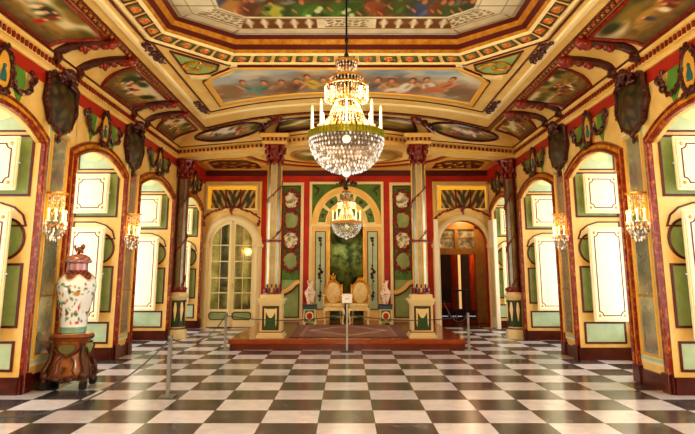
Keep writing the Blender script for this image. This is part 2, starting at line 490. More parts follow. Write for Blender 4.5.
OCY = 5.4
def octo(far, vx, sx, vy):
    """far-edge Y, x of its ends, x of the long sides, Y where the long sides start"""
    P = [(vx, far), (sx, vy)]
    P = P+[(x, 2*OCY-y) for x, y in reversed(P)]
    return P+[(-x, y) for x, y in reversed(P)]
O_out = octo(8.83, 1.81, 2.70, 7.86)   # outer edge of the rosette band
O_in = octo(8.45, 1.66, 2.44, 7.62)    # inner edge
O_top = octo(8.44, 1.62, 2.31, 7.80)   # edge of the painted ceiling in the recess
def octo_shrink(k):
    return [(a[0]+(b[0]-a[0])*k, a[1]+(b[1]-a[1])*k) for a, b in zip(O_in, O_top)]
edge = [(-CX1, BY)]+[(-CX1+2*CX1*i/40, Oc(-CX1+2*CX1*i/40)) for i in range(41)]+[(CX1, BY)]
struct('ceiling', G().flat(edge, FZ, O_in), M['ceil'], 'flat cream ceiling around the octagonal recess')
# recess mouldings
def ring(nm, k0, z0, k1, z1, m, lab, out=.0):
    g = G(); A = octo_shrink(k0); B = octo_shrink(k1)
    for i in range(8):
        j = (i+1) % 8
        g.f([g.v((*A[i], z0)), g.v((*A[j], z0)), g.v((*B[j], z1)), g.v((*B[i], z1))])
    return struct(nm, g, m, lab)
zz = [4.66, 4.72, 4.80, 4.88, 4.95]; kk = [0, .25, .5, .78, 1]
for i, (m, lab) in enumerate(((M['gold'], 'gilded lower moulding of the octagonal recess'), (M['redline'], 'oxblood moulding of the octagonal recess'), (M['gold'], 'gilded upper moulding of the octagonal recess'), (M['redline'], 'oxblood top moulding of the octagonal recess'))):
    ring('trim_%d' % (20+i), kk[i], zz[i], kk[i+1], zz[i+1], m, lab)
dn = lambda z0: (lambda u, v, h: (u, v, z0-h))
g = G(); pr = [(-.02, 0), (-.02, .03), (.02, .03), (.02, 0)]
g.sweep(O_out, pr, True, dn(FZ)); g.sweep(O_in, pr, True, dn(FZ))
struct('trim_24', g, M['cream2'], 'cream fillets of the rosette band')
g = G(); o2 = octo(8.92, 1.85, 2.79, 7.90); g.sweep(o2, [(-.012, 0), (-.012, .02), (.012, .02), (.012, 0)], True, dn(FZ))
struct('trim_25', g, M['redline'], 'oxblood fillet outside the rosette band')
# rosette band: green coffers with rosettes
band = struct_empty('trim_26', 'band of green coffers with red gold rosettes around the recess')
gp, gr, gb = G(), G(), G()
for i in range(8):
    a0, a1 = Vector(O_out[i]), Vector(O_out[(i+1) % 8]); b0, b1 = Vector(O_in[i]), Vector(O_in[(i+1) % 8])
    L = ((a1-a0).length+(b1-b0).length)/2; n = max(3, round(L/.33))
    if (a0.y+a1.y)/2 < OCY-1.5: continue
    for k in range(n):
        t0, t1 = (k+.13)/n, (k+.87)/n
        def P(t, w): return (a0.lerp(a1, t)).lerp(b0.lerp(b1, t), w)
        q = [P(t0, .17), P(t1, .17), P(t1, .83), P(t0, .83)]
        gp.f([gp.v((p.x, p.y, FZ-.008)) for p in q])
        gb.sweep([(p.x, p.y) for p in q], [(-.008, 0), (-.008, .016), (.008, .016), (.008, 0)], True, dn(FZ))
        c = P((t0+t1)/2, .5)
        gr.lathe([(.075, 0), (.065, -.02), (.04, -.024), (.035, -.04), (.0, -.045)], 10, (c.x, c.y, FZ-.006))
struct('green_coffer', gp, M['vgreen'], parent=band); struct('coffer_edge', gb, M['redline'], parent=band); struct('rosette', gr, M['rosette'], parent=band)

# ornament chain running along the cove and round the bow
path = [(-CX1, BY)]+[(-CX1+2*CX1*i/40, Oc(-CX1+2*CX1*i/40)) for i in range(41)]+[(CX1, BY)]
orn = struct_empty('trim_27', 'red band with a chain of gilt florets edging the ceiling')
struct('red_strip', G().sweep(path, [(-.06, -.01), (-.06, .022), (.06, .022), (.06, -.01)], False, dn(FZ)), M['redline'], parent=orn)
g = G(); q = random.Random(3)
for a, b in zip(path, path[1:]):
    a, b = Vector(a), Vector(b); n = max(1, int((b-a).length/.14))
    for k in range(n):
        c = a.lerp(b, (k+.5)/n)
        if c.y < 5: continue
        g.ball((c.x, c.y, FZ-.025), .034, (1, 1, .5), 1); d = (b-a).normalized()*.07
        g.ball((c.x+d.x+d.y*.4, c.y+d.y-d.x*.4, FZ-.022), .018, (1, 1, .5), 1); g.ball((c.x+d.x-d.y*.4, c.y+d.y+d.x*.4, FZ-.022), .018, (1, 1, .5), 1)
struct('floret_chain', g, M['floret'], parent=orn)
inner = [(-2.66, BY)]+[(-2.66, 11.25)]+[(-2.66+5.32*i/30, 10.62+.092*(-2.66+5.32*i/30)**2) for i in range(1, 30)]+[(2.66, 11.25), (2.66, BY)]
g = G()
for off in (.0,):
    g.sweep([(-2.93, BY)]+[(-2.93+5.86*i/30, 11.08+.125*(-2.93+5.86*i/30)**2) for i in range(31)]+[(2.93, BY)], [(-.05, 0), (-.03, .03), (.03, .03), (.05, 0)], False, dn(FZ))
struct('trim_28', g, M['cream2'], 'cream moulding inside the ornament chain')
struct('trim_29', G().sweep([(-2.72, 7.95)]+[(-2.72, 11.72)]+[(-2.72+5.44*i/30, 10.68+.141*(-2.72+5.44*i/30)**2) for i in range(1, 30)]+[(2.72, 11.72), (2.72, 7.95)], [(-.014, -.004), (-.014, .014), (.014, .014), (.014, -.004)], False, dn(FZ)), M['redline'], 'thin oxblood line of the end ceiling panel')

# painted ceilings --------------------------------------------------
def figures(c, u, v, figs):
    for f in figs: c = blob(c, u, v, *f)
    return c
SKIN, SKIN2 = (214, 150, 105), (190, 118, 78)
ANG = []
q = random.Random(5)
for cx, cy, body, leg in ((-1.72, 9.9, (112, 150, 130), (96, 140, 124)), (-1.42, 9.95, (90, 140, 120), (120, 150, 130)), (-1.12, 9.95, (160, 130, 96), (140, 120, 96)), (-.86, 9.9, (120, 84, 56), (120, 100, 80)), (-.62, 9.72, (214, 186, 52), (206, 190, 96)), (-.36, 9.86, (200, 176, 70), (180, 160, 90)), (-.1, 9.8, (110, 104, 84), (120, 110, 90)), (.2, 9.9, (150, 110, 80), (130, 110, 110)), (.5, 9.86, (104, 92, 104), (110, 104, 116)), (.78, 9.9, (190, 140, 90), (150, 110, 100)), (1.08, 9.86, (236, 228, 200), (228, 220, 200)), (1.36, 9.8, (226, 216, 190), (230, 222, 206)), (1.74, 9.74, (206, 136, 84), (200, 120, 76))):
    sg = q.choice((-1, 1)); tl = q.uniform(.2, .6)*sg
    cy = cy+.1+.04*cx*cx
    ANG.append((cx+.2*sg, cy+.24, .25, .2, leg, .35, tl*.5))
    ANG.append((cx+.28*sg, cy+.34, .12, .06, SKIN2, .35, tl*.4))
    ANG.append((cx+.05*sg, cy+.03, .14, .26, body, .35, -tl*.5))
    ANG.append((cx+.02*sg, cy+.02, .05, .16, tuple(k*.75 for k in body), .6, -tl))
    ANG.append((cx-.11*sg, cy-.02, .035, .2, SKIN, .35, -.4*sg))
    ANG.append((cx-.01*sg, cy-.22, .06, .09, SKIN2, .35))
    ANG.append((cx-.03*sg, cy-.37, .062, .12, (92, 46, 22), .35))
    ANG.append((cx-.025*sg, cy-.31, .046, .11, SKIN, .3))
def angels(u, v):
    p = ang_pos(u, v); x, y = p.x, p.y
    n = nz(x, y*1.2, 1.)
    c = mix((112, 150, 176), (222, 214, 186), .5+1.1*n)
    m = nz(x*1.6, y*2.2, 9)
    c = mix(c, (196, 168, 128), sm(9.9, 9.3, y-.0+.35*m)*0 + sm(-.1, .5, m)*.45)
    c = mix(c, (150, 112, 70), sm(9.85, 9.2, y+.4*m+.12*abs(x))*.0+sm(10.1, 9.55, y*1.0+.3*m)*.0)
    lo = 10.40+.14*x*x
    c = mix(c, (134, 92, 52), sm(.75, .1, abs(y-(lo-.62))+.35*m)*.8)
    c = mix(c, (226, 206, 168), sm(.2, .6, nz(x*2.2, y*2.6, 17))*.5)
    for f in ANG:
        if abs(x-f[0]) < .4 and abs(y-f[1]) < .5: c = blob(c, x, y, *f)
    return c
def ang_pos(u, v):
    x0 = 1.0*(1-v)+1-1.0
    hw = 2.42+(2.30-2.42)*v
    x = -hw+2*hw*u
    y0 = 10.40+.14*x*x
    return Vector((x, y0+(8.98-y0)*v, FZ-.012))
def ang_keep(u, v):
    p = ang_pos(u, v)
    return abs(p.x) < 1.75 or (abs(p.x)-2.5)**2+(p.y-8.75)**2 > .72**2
t = thing('ceiling_painting', 'long painting of reclining figures on clouds between octagon and bowed cove', 'painting', (0, 9.8, FZ))
def shift(f, o): return lambda u, v: f(u, v)-Vector(o)
grid_paint('canvas', shift(ang_pos, (0, 9.8, FZ)), 240, 64, angels, M['paint'], t, ang_keep)
fr = [(-2.26, 8.98), (2.26, 8.98)]
pth = [ang_pos(i/30, 0) for i in range(31)]
fp = [(p.x, p.y) for p in pth]+[(2.4, 9.75), (2.2, 9.44), (1.86, 9.1), (1.76, 8.98), (-1.76, 8.98), (-1.86, 9.1), (-2.2, 9.44), (-2.4, 9.75)]
T0 = Matrix.Translation((0, -9.8, -FZ))
obj('gilt_frame', G(T0).sweep(fp, [(-.11, 0), (-.09, .035), (-.02, .04), (.015, .012), (.015, 0)], True, dn(FZ)), M['goldpaint'], t)
obj('frame_fillet', G(T0).sweep(fp, [(.0, 0), (.0, .03), (.02, .03), (.02, 0)], True, dn(FZ)), M['redline'], t)

# green corner spandrels with gilt foliage
for s in (-1, 1):
    t = thing('corner_panel', 'green corner panel with gilt foliage at the %s end of the long cloud painting' % ('vase-side' if s < 0 else 'open-doorway'), 'panel', (s*2.35, 9.0, FZ), 0)
    T1 = Matrix.Translation((-s*2.35, -9.0, -FZ))
    pts = [(1.93, 8.87), (2.58, 8.16), (2.58, 8.95)]+[(2.5+.62*math.cos(a), 8.83+.62*math.sin(a)) for a in [PI*.42+PI*.5*i/8 for i in range(9)]]
    pts = [(1.98, 8.92), (2.55, 8.34), (2.57, 9.3), (2.4, 9.36), (2.2, 9.3), (2.05, 9.15)]
    pts = [(s*x, y) for x, y in pts]
    obj('green_field', G(T1).flat(pts, FZ-.012), M['cpanel'], t)
    obj('field_border', G(T1).sweep(pts, [(-.015, 0), (-.015, .025), (.015, .025), (.015, 0)], True, dn(FZ)), M['redline'], t)
    rim = [(s*(2.5-.78*math.cos(a)), 8.75+.78*math.sin(a)) for a in [.15+1.5*i/12 for i in range(13)]]
    obj('cream_rim', G(T1).sweep(rim, [(-.05, 0), (-.05, .03), (.05, .03), (.05, 0)], False, dn(FZ)), M['cream2'], t)
    g = G(T1)
    for k in range(30):
        a = k/29*2.9; r = .04+.22*(k/29)
        g.ball((s*(2.36-r*math.cos(a*2.2)), 9.0+r*1.05*math.sin(a*2.2), FZ-.03), .035, (1.3, .8, .6), 1, (0, 0, a*2.2))
    obj('gilt_foliage', g, M['gold'], t)

# octagonal painting with a trompe l'oeil balustrade
def inset(d):
    P = [Vector(p) for p in O_top]; return d
EDG = []
Pt = [Vector(p) for p in O_top]
for i in range(8):
    a, b = Pt[i], Pt[(i+1) % 8]; d = (b-a).normalized(); nrm = Vector((-d.y, d.x))
    if nrm.dot(Vector((0, OCY))-a) < 0: nrm = -nrm
    EDG.append((a, d, nrm, (b-a).length))
PEO = []; q = random.Random(21)
for i in range(26):
    cx = -2.0+4.0*i/25+q.uniform(-.06, .06); cy = 7.62+q.uniform(-.12, .1)
    body = q.choice([(60, 80, 34), (46, 66, 30), (110, 54, 30), (160, 120, 60), (190, 176, 140), (60, 70, 96), (140, 80, 46), (84, 54, 34)])
    if -1.15 < cx < .1: body = q.choice([(52, 92, 28), (70, 112, 40), (40, 66, 26), (160, 160, 60), (60, 100, 40)])
    PEO.append((cx, cy, .17, .3, body, .45, q.uniform(-.5, .5)))
    PEO.append((cx+.07, cy+.05, .05, .2, tuple(min(255, k*1.4) for k in body), .6, .4))
    if cx > .1 or cx < -1.2 or i % 3 == 0:
        PEO.append((cx-.09, cy, .025, .13, (168, 108, 70), .5, -.5))
        PEO.append((cx+.02, cy-.33, .06, .11, (70, 40, 24), .4))
        PEO.append((cx+.025, cy-.27, .042, .09, (176, 116, 78), .4))
    else:
        for k in range(5): PEO.append((cx+q.uniform(-.15, .15), cy+q.uniform(-.2, .25), .05, .08, q.choice([(86, 124, 50), (190, 200, 150), (44, 70, 26)]), .5))
def balus(u, v):
    p = oct_pos(u, v); x, y = p.x, p.y
    ds = [((Vector((x, y))-a).dot(n), (Vector((x, y))-a).dot(d), L, i) for i, (a, d, n, L) in enumerate(EDG)]
    dd, al, L, i = min(ds)
    n = nz(x*3, y*3, 2.)
    st = mix((222, 216, 190), (196, 188, 158), .5+.7*n)
    W = .62
    if dd > W:
        c = mix((96, 84, 50), (60, 54, 36), .5+n)
        c = mix(c, (180, 184, 176), sm(.1, .45, n)*.5)
        for f in PEO:
            if abs(x-f[0]) < f[2]*1.5 and abs(y-f[1]) < f[3]*1.5: c = blob(c, x, y, *f)
        return c
    c = st
    if dd < .05: c = mix(c, (110, 96, 66), .5)
    if abs(dd-.22) < .012 or abs(dd-.56) < .012: c = mix(c, (110, 98, 70), .7)
    s = al-L/2
    far = L > 2.5 and abs(EDG[i][2].y) > .5
    if far and abs(s) > .42 and abs(s) < L/2-.12 and .24 < dd < .54:
        k = ((abs(s)-.42) % .21)/.21-.5; hh = 1-(dd-.24)/.3; w = .13+.2*max(0, math.sin(hh*PI*1.25))**1.5
        c = mix((96, 62, 34), (120, 78, 42), .5+n) if abs(k) > w else mix(st, (120, 80, 46), sm(.05, w, abs(k))*.6)
    elif .26 < dd < .53 and (abs(s) < L*.34 if not far else abs(s) < .3):
        m = math.sin(s*30+3*n)*math.sin(dd*34+2*math.sin(s*14))
        c = mix(c, (112, 100, 66), sm(.25, .6, abs(m))*.8)
        if abs(dd-.28) < .012 or abs(dd-.51) < .012: c = (120, 108, 76)
    if not far and abs(abs(s)-L*.43) < .015: c = mix(c, (110, 98, 70), .7)
    return c
def oct_pos(u, v): return Vector((-2.36+4.72*u, 6.3+2.15*v, 4.955))
def in_oct(x, y): return all((Vector((x, y))-a).dot(n) > -.03 for a, d, n, L in EDG)
t = thing('ceiling_painting', 'large octagonal painting of a balustrade with onlookers in the ceiling recess', 'painting', (0, OCY, 4.95))
grid_paint('canvas', shift(oct_pos, (0, OCY, 4.95)), 300, 137, balus, M['paint'], t, lambda u, v: in_oct(*oct_pos(u, v).xy))
obj('near_canvas', G(Matrix.Translation((0, -OCY, -4.95))).flat([p for p in O_top if p[1] < 6]+[(-2.34, 6.3), (2.34, 6.3)] if False else [(-2.34, 6.3), (2.34, 6.3), (2.34, 3.0), (1.62, 2.36), (-1.62, 2.36), (-2.34, 3.0)], 4.956), mat('sky canvas', '#8f8a6a', .5, var='#6d6a48', scale=2), t)

# cove paintings (landscapes) on both sides
def landscape(seed):
    q = random.Random(seed)
    tr = [(q.uniform(.02, .98), q.uniform(.45, .95), q.uniform(.06, .14), q.uniform(.14, .3), q.choice([(66, 72, 26), (92, 88, 34), (48, 54, 24), (124, 104, 44)]), .6) for _ in range(9)]
    fg = []
    for k in range(12):
        a, b = .25+.5*q.random(), .2+.3*q.random(); c = q.choice([(150, 40, 26), (206, 170, 120), (200, 190, 160), (92, 40, 30), (120, 60, 34), (60, 60, 70)])
        fg += [(a, b, .03, .11, c, .5), (a, b+.11, .016, .04, SKIN, .4)]
    def f(u, v):
        n = nz(u*4+seed, v*4, seed)
        c = mix((158, 130, 66), (98, 78, 36), .5+n+.6*nz(u*14, v*10, seed+2))
        c = mix(c, (196, 188, 150), sm(.4, .75, v+.25*n+.25*math.cos(u*5+seed)))
        for t_ in tr: c = blob(c, u, v, *t_)
        c = mix(c, (64, 48, 22), sm(.3, .0, v+.2*n)*.7)
        for t_ in fg: c = blob(c, u, v, *t_)
        k = max(0, max(abs(u-.5), abs(v-.5))-.38)*2.4
        return tuple(1.22*x for x in mix(c, (44, 32, 16), k))
    return f
def cove_painting(s, yo, yi, t0, t1, seed, lab, arch=.05):
    cy = (yo[0]+yo[1])/2
    def pos(u, v, drop=.012):
        t_ = t0+(t1-t0)*v
        a = yo[0]+(yi[0]-yo[0])*v; b = yo[1]+(yi[1]-yo[1])*v
        w = math.sin(PI*v)*arch
        return cove_side(s, a-w+(b-a+2*w)*u, t_, drop)
    o = Vector((s*3.6, cy, 4.6))
    t = thing('ceiling_painting', lab, 'painting', o)
    grid_paint('canvas', lambda u, v: pos(u, v)-o, 70, 36, landscape(seed), M['paint'], t)
    per = [pos(i/16, 0, .02) for i in range(16)]+[pos(1, i/10, .02) for i in range(10)]+[pos(1-i/16, 1, .02) for i in range(16)]+[pos(0, 1-i/10, .02) for i in range(10)]
    g = G(Matrix.Translation(-o)); g.tube(per+[per[0], per[1]], .03, 6)
    obj('frame', g, M['carver'], t, True)
    return t
for s, w in ((-1, 'vase side'), (1, 'side facing the vase')):
    cove_painting(s, (5.2, 7.6), (5.2, 7.78), .05, .86, 3 if s < 0 else 13, 'largest landscape painting in the cove, %s' % w)
    cove_painting(s, (9.36, 10.65), (8.98, 11.0), .06, .86, 4 if s < 0 else 14, 'landscape painting in the cove between two bracket pairs, %s' % w)
    cove_painting(s, (12.25, 13.4), (11.7, 13.1), .06, .82, 5 if s < 0 else 15, 'smallest landscape painting in the cove, next to the columns, %s' % w)
# end cove paintings
def end_painting(q0, q1, t0, t1, seed, lab, oval, horses=False):
    def pos(u, v, drop=.012): return cove_end(q0+(q1-q0)*u, t0+(t1-t0)*v, drop)
    o = pos(.5, .5)
    base = landscape(seed)
    def col(u, v):
        c = base(u, v)
        if horses:
            for a in (.38, .5, .62): c = blob(c, u, v, a, .45+.1*math.sin(a*20), .1, .17, (226, 222, 206), .6)
            c = blob(c, u, v, .66, .55, .05, .2, (150, 50, 30), .5)
        return c
    t = thing('ceiling_painting', lab, 'painting', o)
    n = 36
    if oval:
        per2 = [(.5+.5*math.cos(a), .5+.5*math.copysign(abs(math.sin(a))**.8, math.sin(a))) for a in [2*PI*i/n for i in range(n)]]
    else:
        per2 = [(i/10, 0) for i in range(10)]+[(1, i/5) for i in range(5)]+[(1-i/10, 1) for i in range(10)]+[(0, 1-i/5) for i in range(5)]
    ins = (lambda u, v: ((u-.5)/.51)**2+(abs(v-.5)/.51)**2.4 < 1) if oval else None
    grid_paint('canvas', lambda u, v: pos(u, v)-o, 70, 30, col, M['paint'], t, ins)
    per = [pos(a, b, .02) for a, b in per2]
    obj('frame', G(Matrix.Translation(-o)).tube(per+per[:2], .03, 6), M['carve'], t, True)
for s, w in ((-1, 'door with mirrored panes'), (1, 'open doorway')):
    a, b = sorted((s*.95, s*.515))
    end_painting(a, b, .09, .86, 31+s, 'oval painting of pale horses in the bowed cove above the %s' % w, True, True)
end_painting(-.40, .40, .12, .72, 44, 'wide landscape painting in the middle of the bowed cove behind the large chandelier', False)
# red scrolls between them
for s, w in ((-1, 'door with mirrored panes'), (1, 'open doorway')):
    pts = [cove_end(s*(.46+.04*math.sin(k*.5)), .05+.9*k/9, .03) for k in range(10)]
    o = pts[5]
    t = thing('carved_ceiling_scroll', 'dark red carved scroll in the bowed cove toward the %s' % w, 'ornament', o)
    T = Matrix.Translation(-o)
    obj('scroll', G(T).tube(pts, [.03, .06, .07, .06, .05, .05, .05, .06, .07, .04], 8), M['carver'], t, True)
    obj('leaf', G(T).carve([p+Vector((s*.1, 0, -.02)) for p in pts[4:]], .05, 3+s), M['carve'], t)

# carved brackets in the cove
t = thing('carved_ceiling_bracket', 'x', 'bracket', (-4.02, 7.85, 4.37))
pr = [(.0, .05, .03), (.05, .03, -.02), (.10, -.02, .0), (.07, -.02, .08), (.13, 0, .135), (.24, 0, .185), (.38, 0, .21), (.52, 0, .22), (.66, 0, .225), (.78, 0, .215), (.84, 0, .19)]
obj('scroll', G().tube(pr, [.05, .065, .07, .075, .08, .075, .075, .075, .07, .06, .03], 10), M['carve'], t, True)
obj('acanthus_leaf', G().carve([(.3, 0, .2), (.46, 0, .215), (.62, 0, .22), (.76, 0, .21), (.86, 0, .175)], .075, 5, .3, .7, 2), M['carver'], t, True)
obj('curl', G().ball((.05, 0, .03), .095, (1, .9, 1), 2), M['carve'], t, True)
first = t
BR = [(7.85, 'nearer', 'nearest'), (8.55, 'farther', 'nearest'), (10.86, 'nearer', 'second'), (11.62, 'farther', 'second')]
for s, w in ((-1, 'vase-side wall'), (1, 'wall facing the vase')):
    for y, a, b in BR:
        lab = '%s dark carved bracket above the %s pier, %s' % (a, b, w)
        if first: first['label'] = lab; first['group'] = 'carved brackets in the cove'; first = None
        else: dup(t, (s*4.02, y, 4.37), PI if s > 0 else 0, lab, 'carved brackets in the cove')
# small carved sprays on the flat ceiling
t = thing('carved_ceiling_spray', 'x', 'ornament', (-2.82, 8.4, FZ))
TF = Matrix(((1, 0, 0, 0), (0, 0, 1, 0), (0, 1, 0, 0), (0, 0, 0, 1)))
obj('flower', G(TF).carve([(0, -.012, .38), (.02, -.015, .14), (-.02, -.015, -.14), (0, -.012, -.38)], .036, 8, .35, 1.5, 1), M['carve'], t)
k = 0
for s, w in ((-1, 'vase side'), (1, 'side facing the vase')):
    for y, a in ((8.4, 'beside the octagon corner'), (11.35, 'near the bowed cove')):
        lab = 'red carved flower spray on the ceiling %s, %s' % (a, w)
        if k == 0: t['label'] = lab; t['group'] = 'carved sprays on the ceiling'
        else: dup(t, (s*2.82, y, FZ), 0, lab, 'carved sprays on the ceiling')
        k += 1

# ------------------------------------------------------------------ columned cornice (beam) and alcove ceiling
NB = 40
XS = [-4.06+8.12*i/NB for i in range(NB+1)]
g = G()
prof = [(.0, 4.2), (-.05, 4.2), (-.06, 4.25), (-.1, 4.27), (-.1, 4.36), (-.15, 4.38), (-.16, 4.44), (.05, 4.46), (.45, 4.46), (.45, 4.2)]
rows = [[g.v((x, Bc(x)+.16+o, z)) for o, z in prof] for x in XS]
for a, b in zip(rows, rows[1:]):
    for j in range(len(prof)): g.f([a[j], a[(j+1) % len(prof)], b[(j+1) % len(prof)], b[j]])
struct('trim_30', g, M['ceil'], 'cream bowed cornice carried by the four mirrored columns')
g = G(); d = 0.
x = -3.95
while x < 3.95:
    y = Bc(x)+.06
    g.box(x, x+.045, y-.06, y+.03, 4.285, 4.345); x += .1
struct('trim_31', g, M['carver'], 'dark red dentils of the bowed cornice')
g = G()
rows = [[g.v((x, Bc(x)+.16+o, z)) for o, z in ((-.098, 4.262), (-.108, 4.265), (-.108, 4.358), (-.098, 4.36))] for x in XS]
for a, b in zip(rows, rows[1:]):
    for j in range(3): g.f([a[j], a[j+1], b[j+1], b[j]])
struct('trim_37', g, M['ceil'], 'cream ground behind the dentils of the bowed cornice')
g = G()
rows = [[g.v((x, Bc(x)+.16+o, z)) for o, z in ((-.16, 4.405), (-.172, 4.405), (-.172, 4.425), (-.16, 4.425))] for x in XS]
for a, b in zip(rows, rows[1:]):
    for j in range(3): g.f([a[j], a[j+1], b[j+1], b[j]])
struct('trim_32', g, M['redline'], 'thin oxblood fillet of the bowed cornice')
for s in (-1, 1):
    g = G(); g.bbox(s*1.54-.27, s*1.54+.27, 12.6, 13.3, 4.205, 4.26, .01).bbox(s*1.54-.31, s*1.54+.31, 12.56, 13.3, 4.34, 4.43, .015).box(s*1.54-.25, s*1.54+.25, 12.63, 13.3, 4.26, 4.34)
    struct('trim_%d' % (42 if s < 0 else 43), g, M['ceil'], 'cream cornice block breaking forward over the mirrored column')
    g = G()
    for k in range(6): g.box(s*1.54-.25+.09*k, s*1.54-.20+.09*k, 12.59, 12.64, 4.275, 4.335)
    struct('trim_%d' % (44 if s < 0 else 45), g, M['carver'], 'dark red dentils of the cornice block over the column')
AZ = 4.42
struct('ceiling_alcove', G().flat([(x, Bc(x)+.4) for x in XS]+[(5.1, 14.6), (5.1, EY+.1), (-5.1, EY+.1), (-5.1, 14.6)], AZ), M['ceil'], 'cream ceiling over the throne alcove')
struct('trim_33', G().box(-4.1, 4.1, EY-.06, EY, 4.27, 4.42), M['redline'], 'dark red cornice at the top of the end wall')
for s in (-1, 1): struct('trim_%d' % (34 if s < 0 else 35), G().box(*sorted((s*(WX-.025), s*WX)), 14.95, EY, 4.15, 4.42), M['redwall'], 'dark red frieze over the last window bay')
alc = struct_empty('trim_36', 'painted bands and panels on the alcove ceiling')
g = G(); g2 = G()
for k, r in enumerate((1.45, 1.62, 1.9, 2.02)):
    p = [(1.3*r*math.cos(a), 15.05+r*.86*math.sin(a)) for a in [PI*i/30 for i in range(31)]]
    (g if k % 2 else g2).sweep(p, [(-.05, 0), (-.05, .02+.01*k), (.05, .02+.01*k), (.05, 0)], False, dn(AZ))
struct('gilt_band', g, M['goldpaint'], parent=alc); struct('red_band', g2, M['carver'], parent=alc)
g = G(); g2 = G(); g3 = G()
for s in (-1, 1):
    p = [(s*x, y) for x, y in ((2.3, 17.1), (2.3, 15.75), (2.7, 15.5), (3.4, 15.5), (3.85, 15.85), (3.9, 17.1))]
    g.sweep(p, [(-.05, 0), (-.05, .03), (.05, .03), (.05, 0)], True, dn(AZ))
    g2.flat([(s*x, y) for x, y in ((2.42, 17.0), (2.42, 15.85), (2.78, 15.63), (3.34, 15.63), (3.72, 15.95), (3.76, 17.0))], AZ-.006)
    [g3.ball((s*(2.55+1.05*i/13), 16.35+.4*math.sin(i*1.9), AZ-.02), .06, (1.4, 1.4, .4), 1) for i in range(14)]
struct('gilt_panel_edge', g, M['goldpaint'], parent=alc); struct('red_panel', g2, M['redline'], parent=alc); struct('gilt_scrollwork', g3, M['gold'], parent=alc)
t = thing('ceiling_painting', 'dim oval painting on the alcove ceiling above the thrones', 'painting', (0, 15.0, AZ))
grid_paint('canvas', lambda u, v: Vector((-1.35+2.7*u, -1.15+2.3*v, -.008)), 60, 40, landscape(61), M['paint'], t, lambda u, v: (u-.5)**2+(v-.5)**2 < .25)
obj('frame', G().sweep([(1.37*math.cos(a), 1.17*math.sin(a)) for a in [2*PI*i/40 for i in range(40)]], [(-.05, 0), (-.05, .03), (.05, .03), (.05, 0)], True, lambda u, v, h: (u, v, -h)), M['gold'], t)
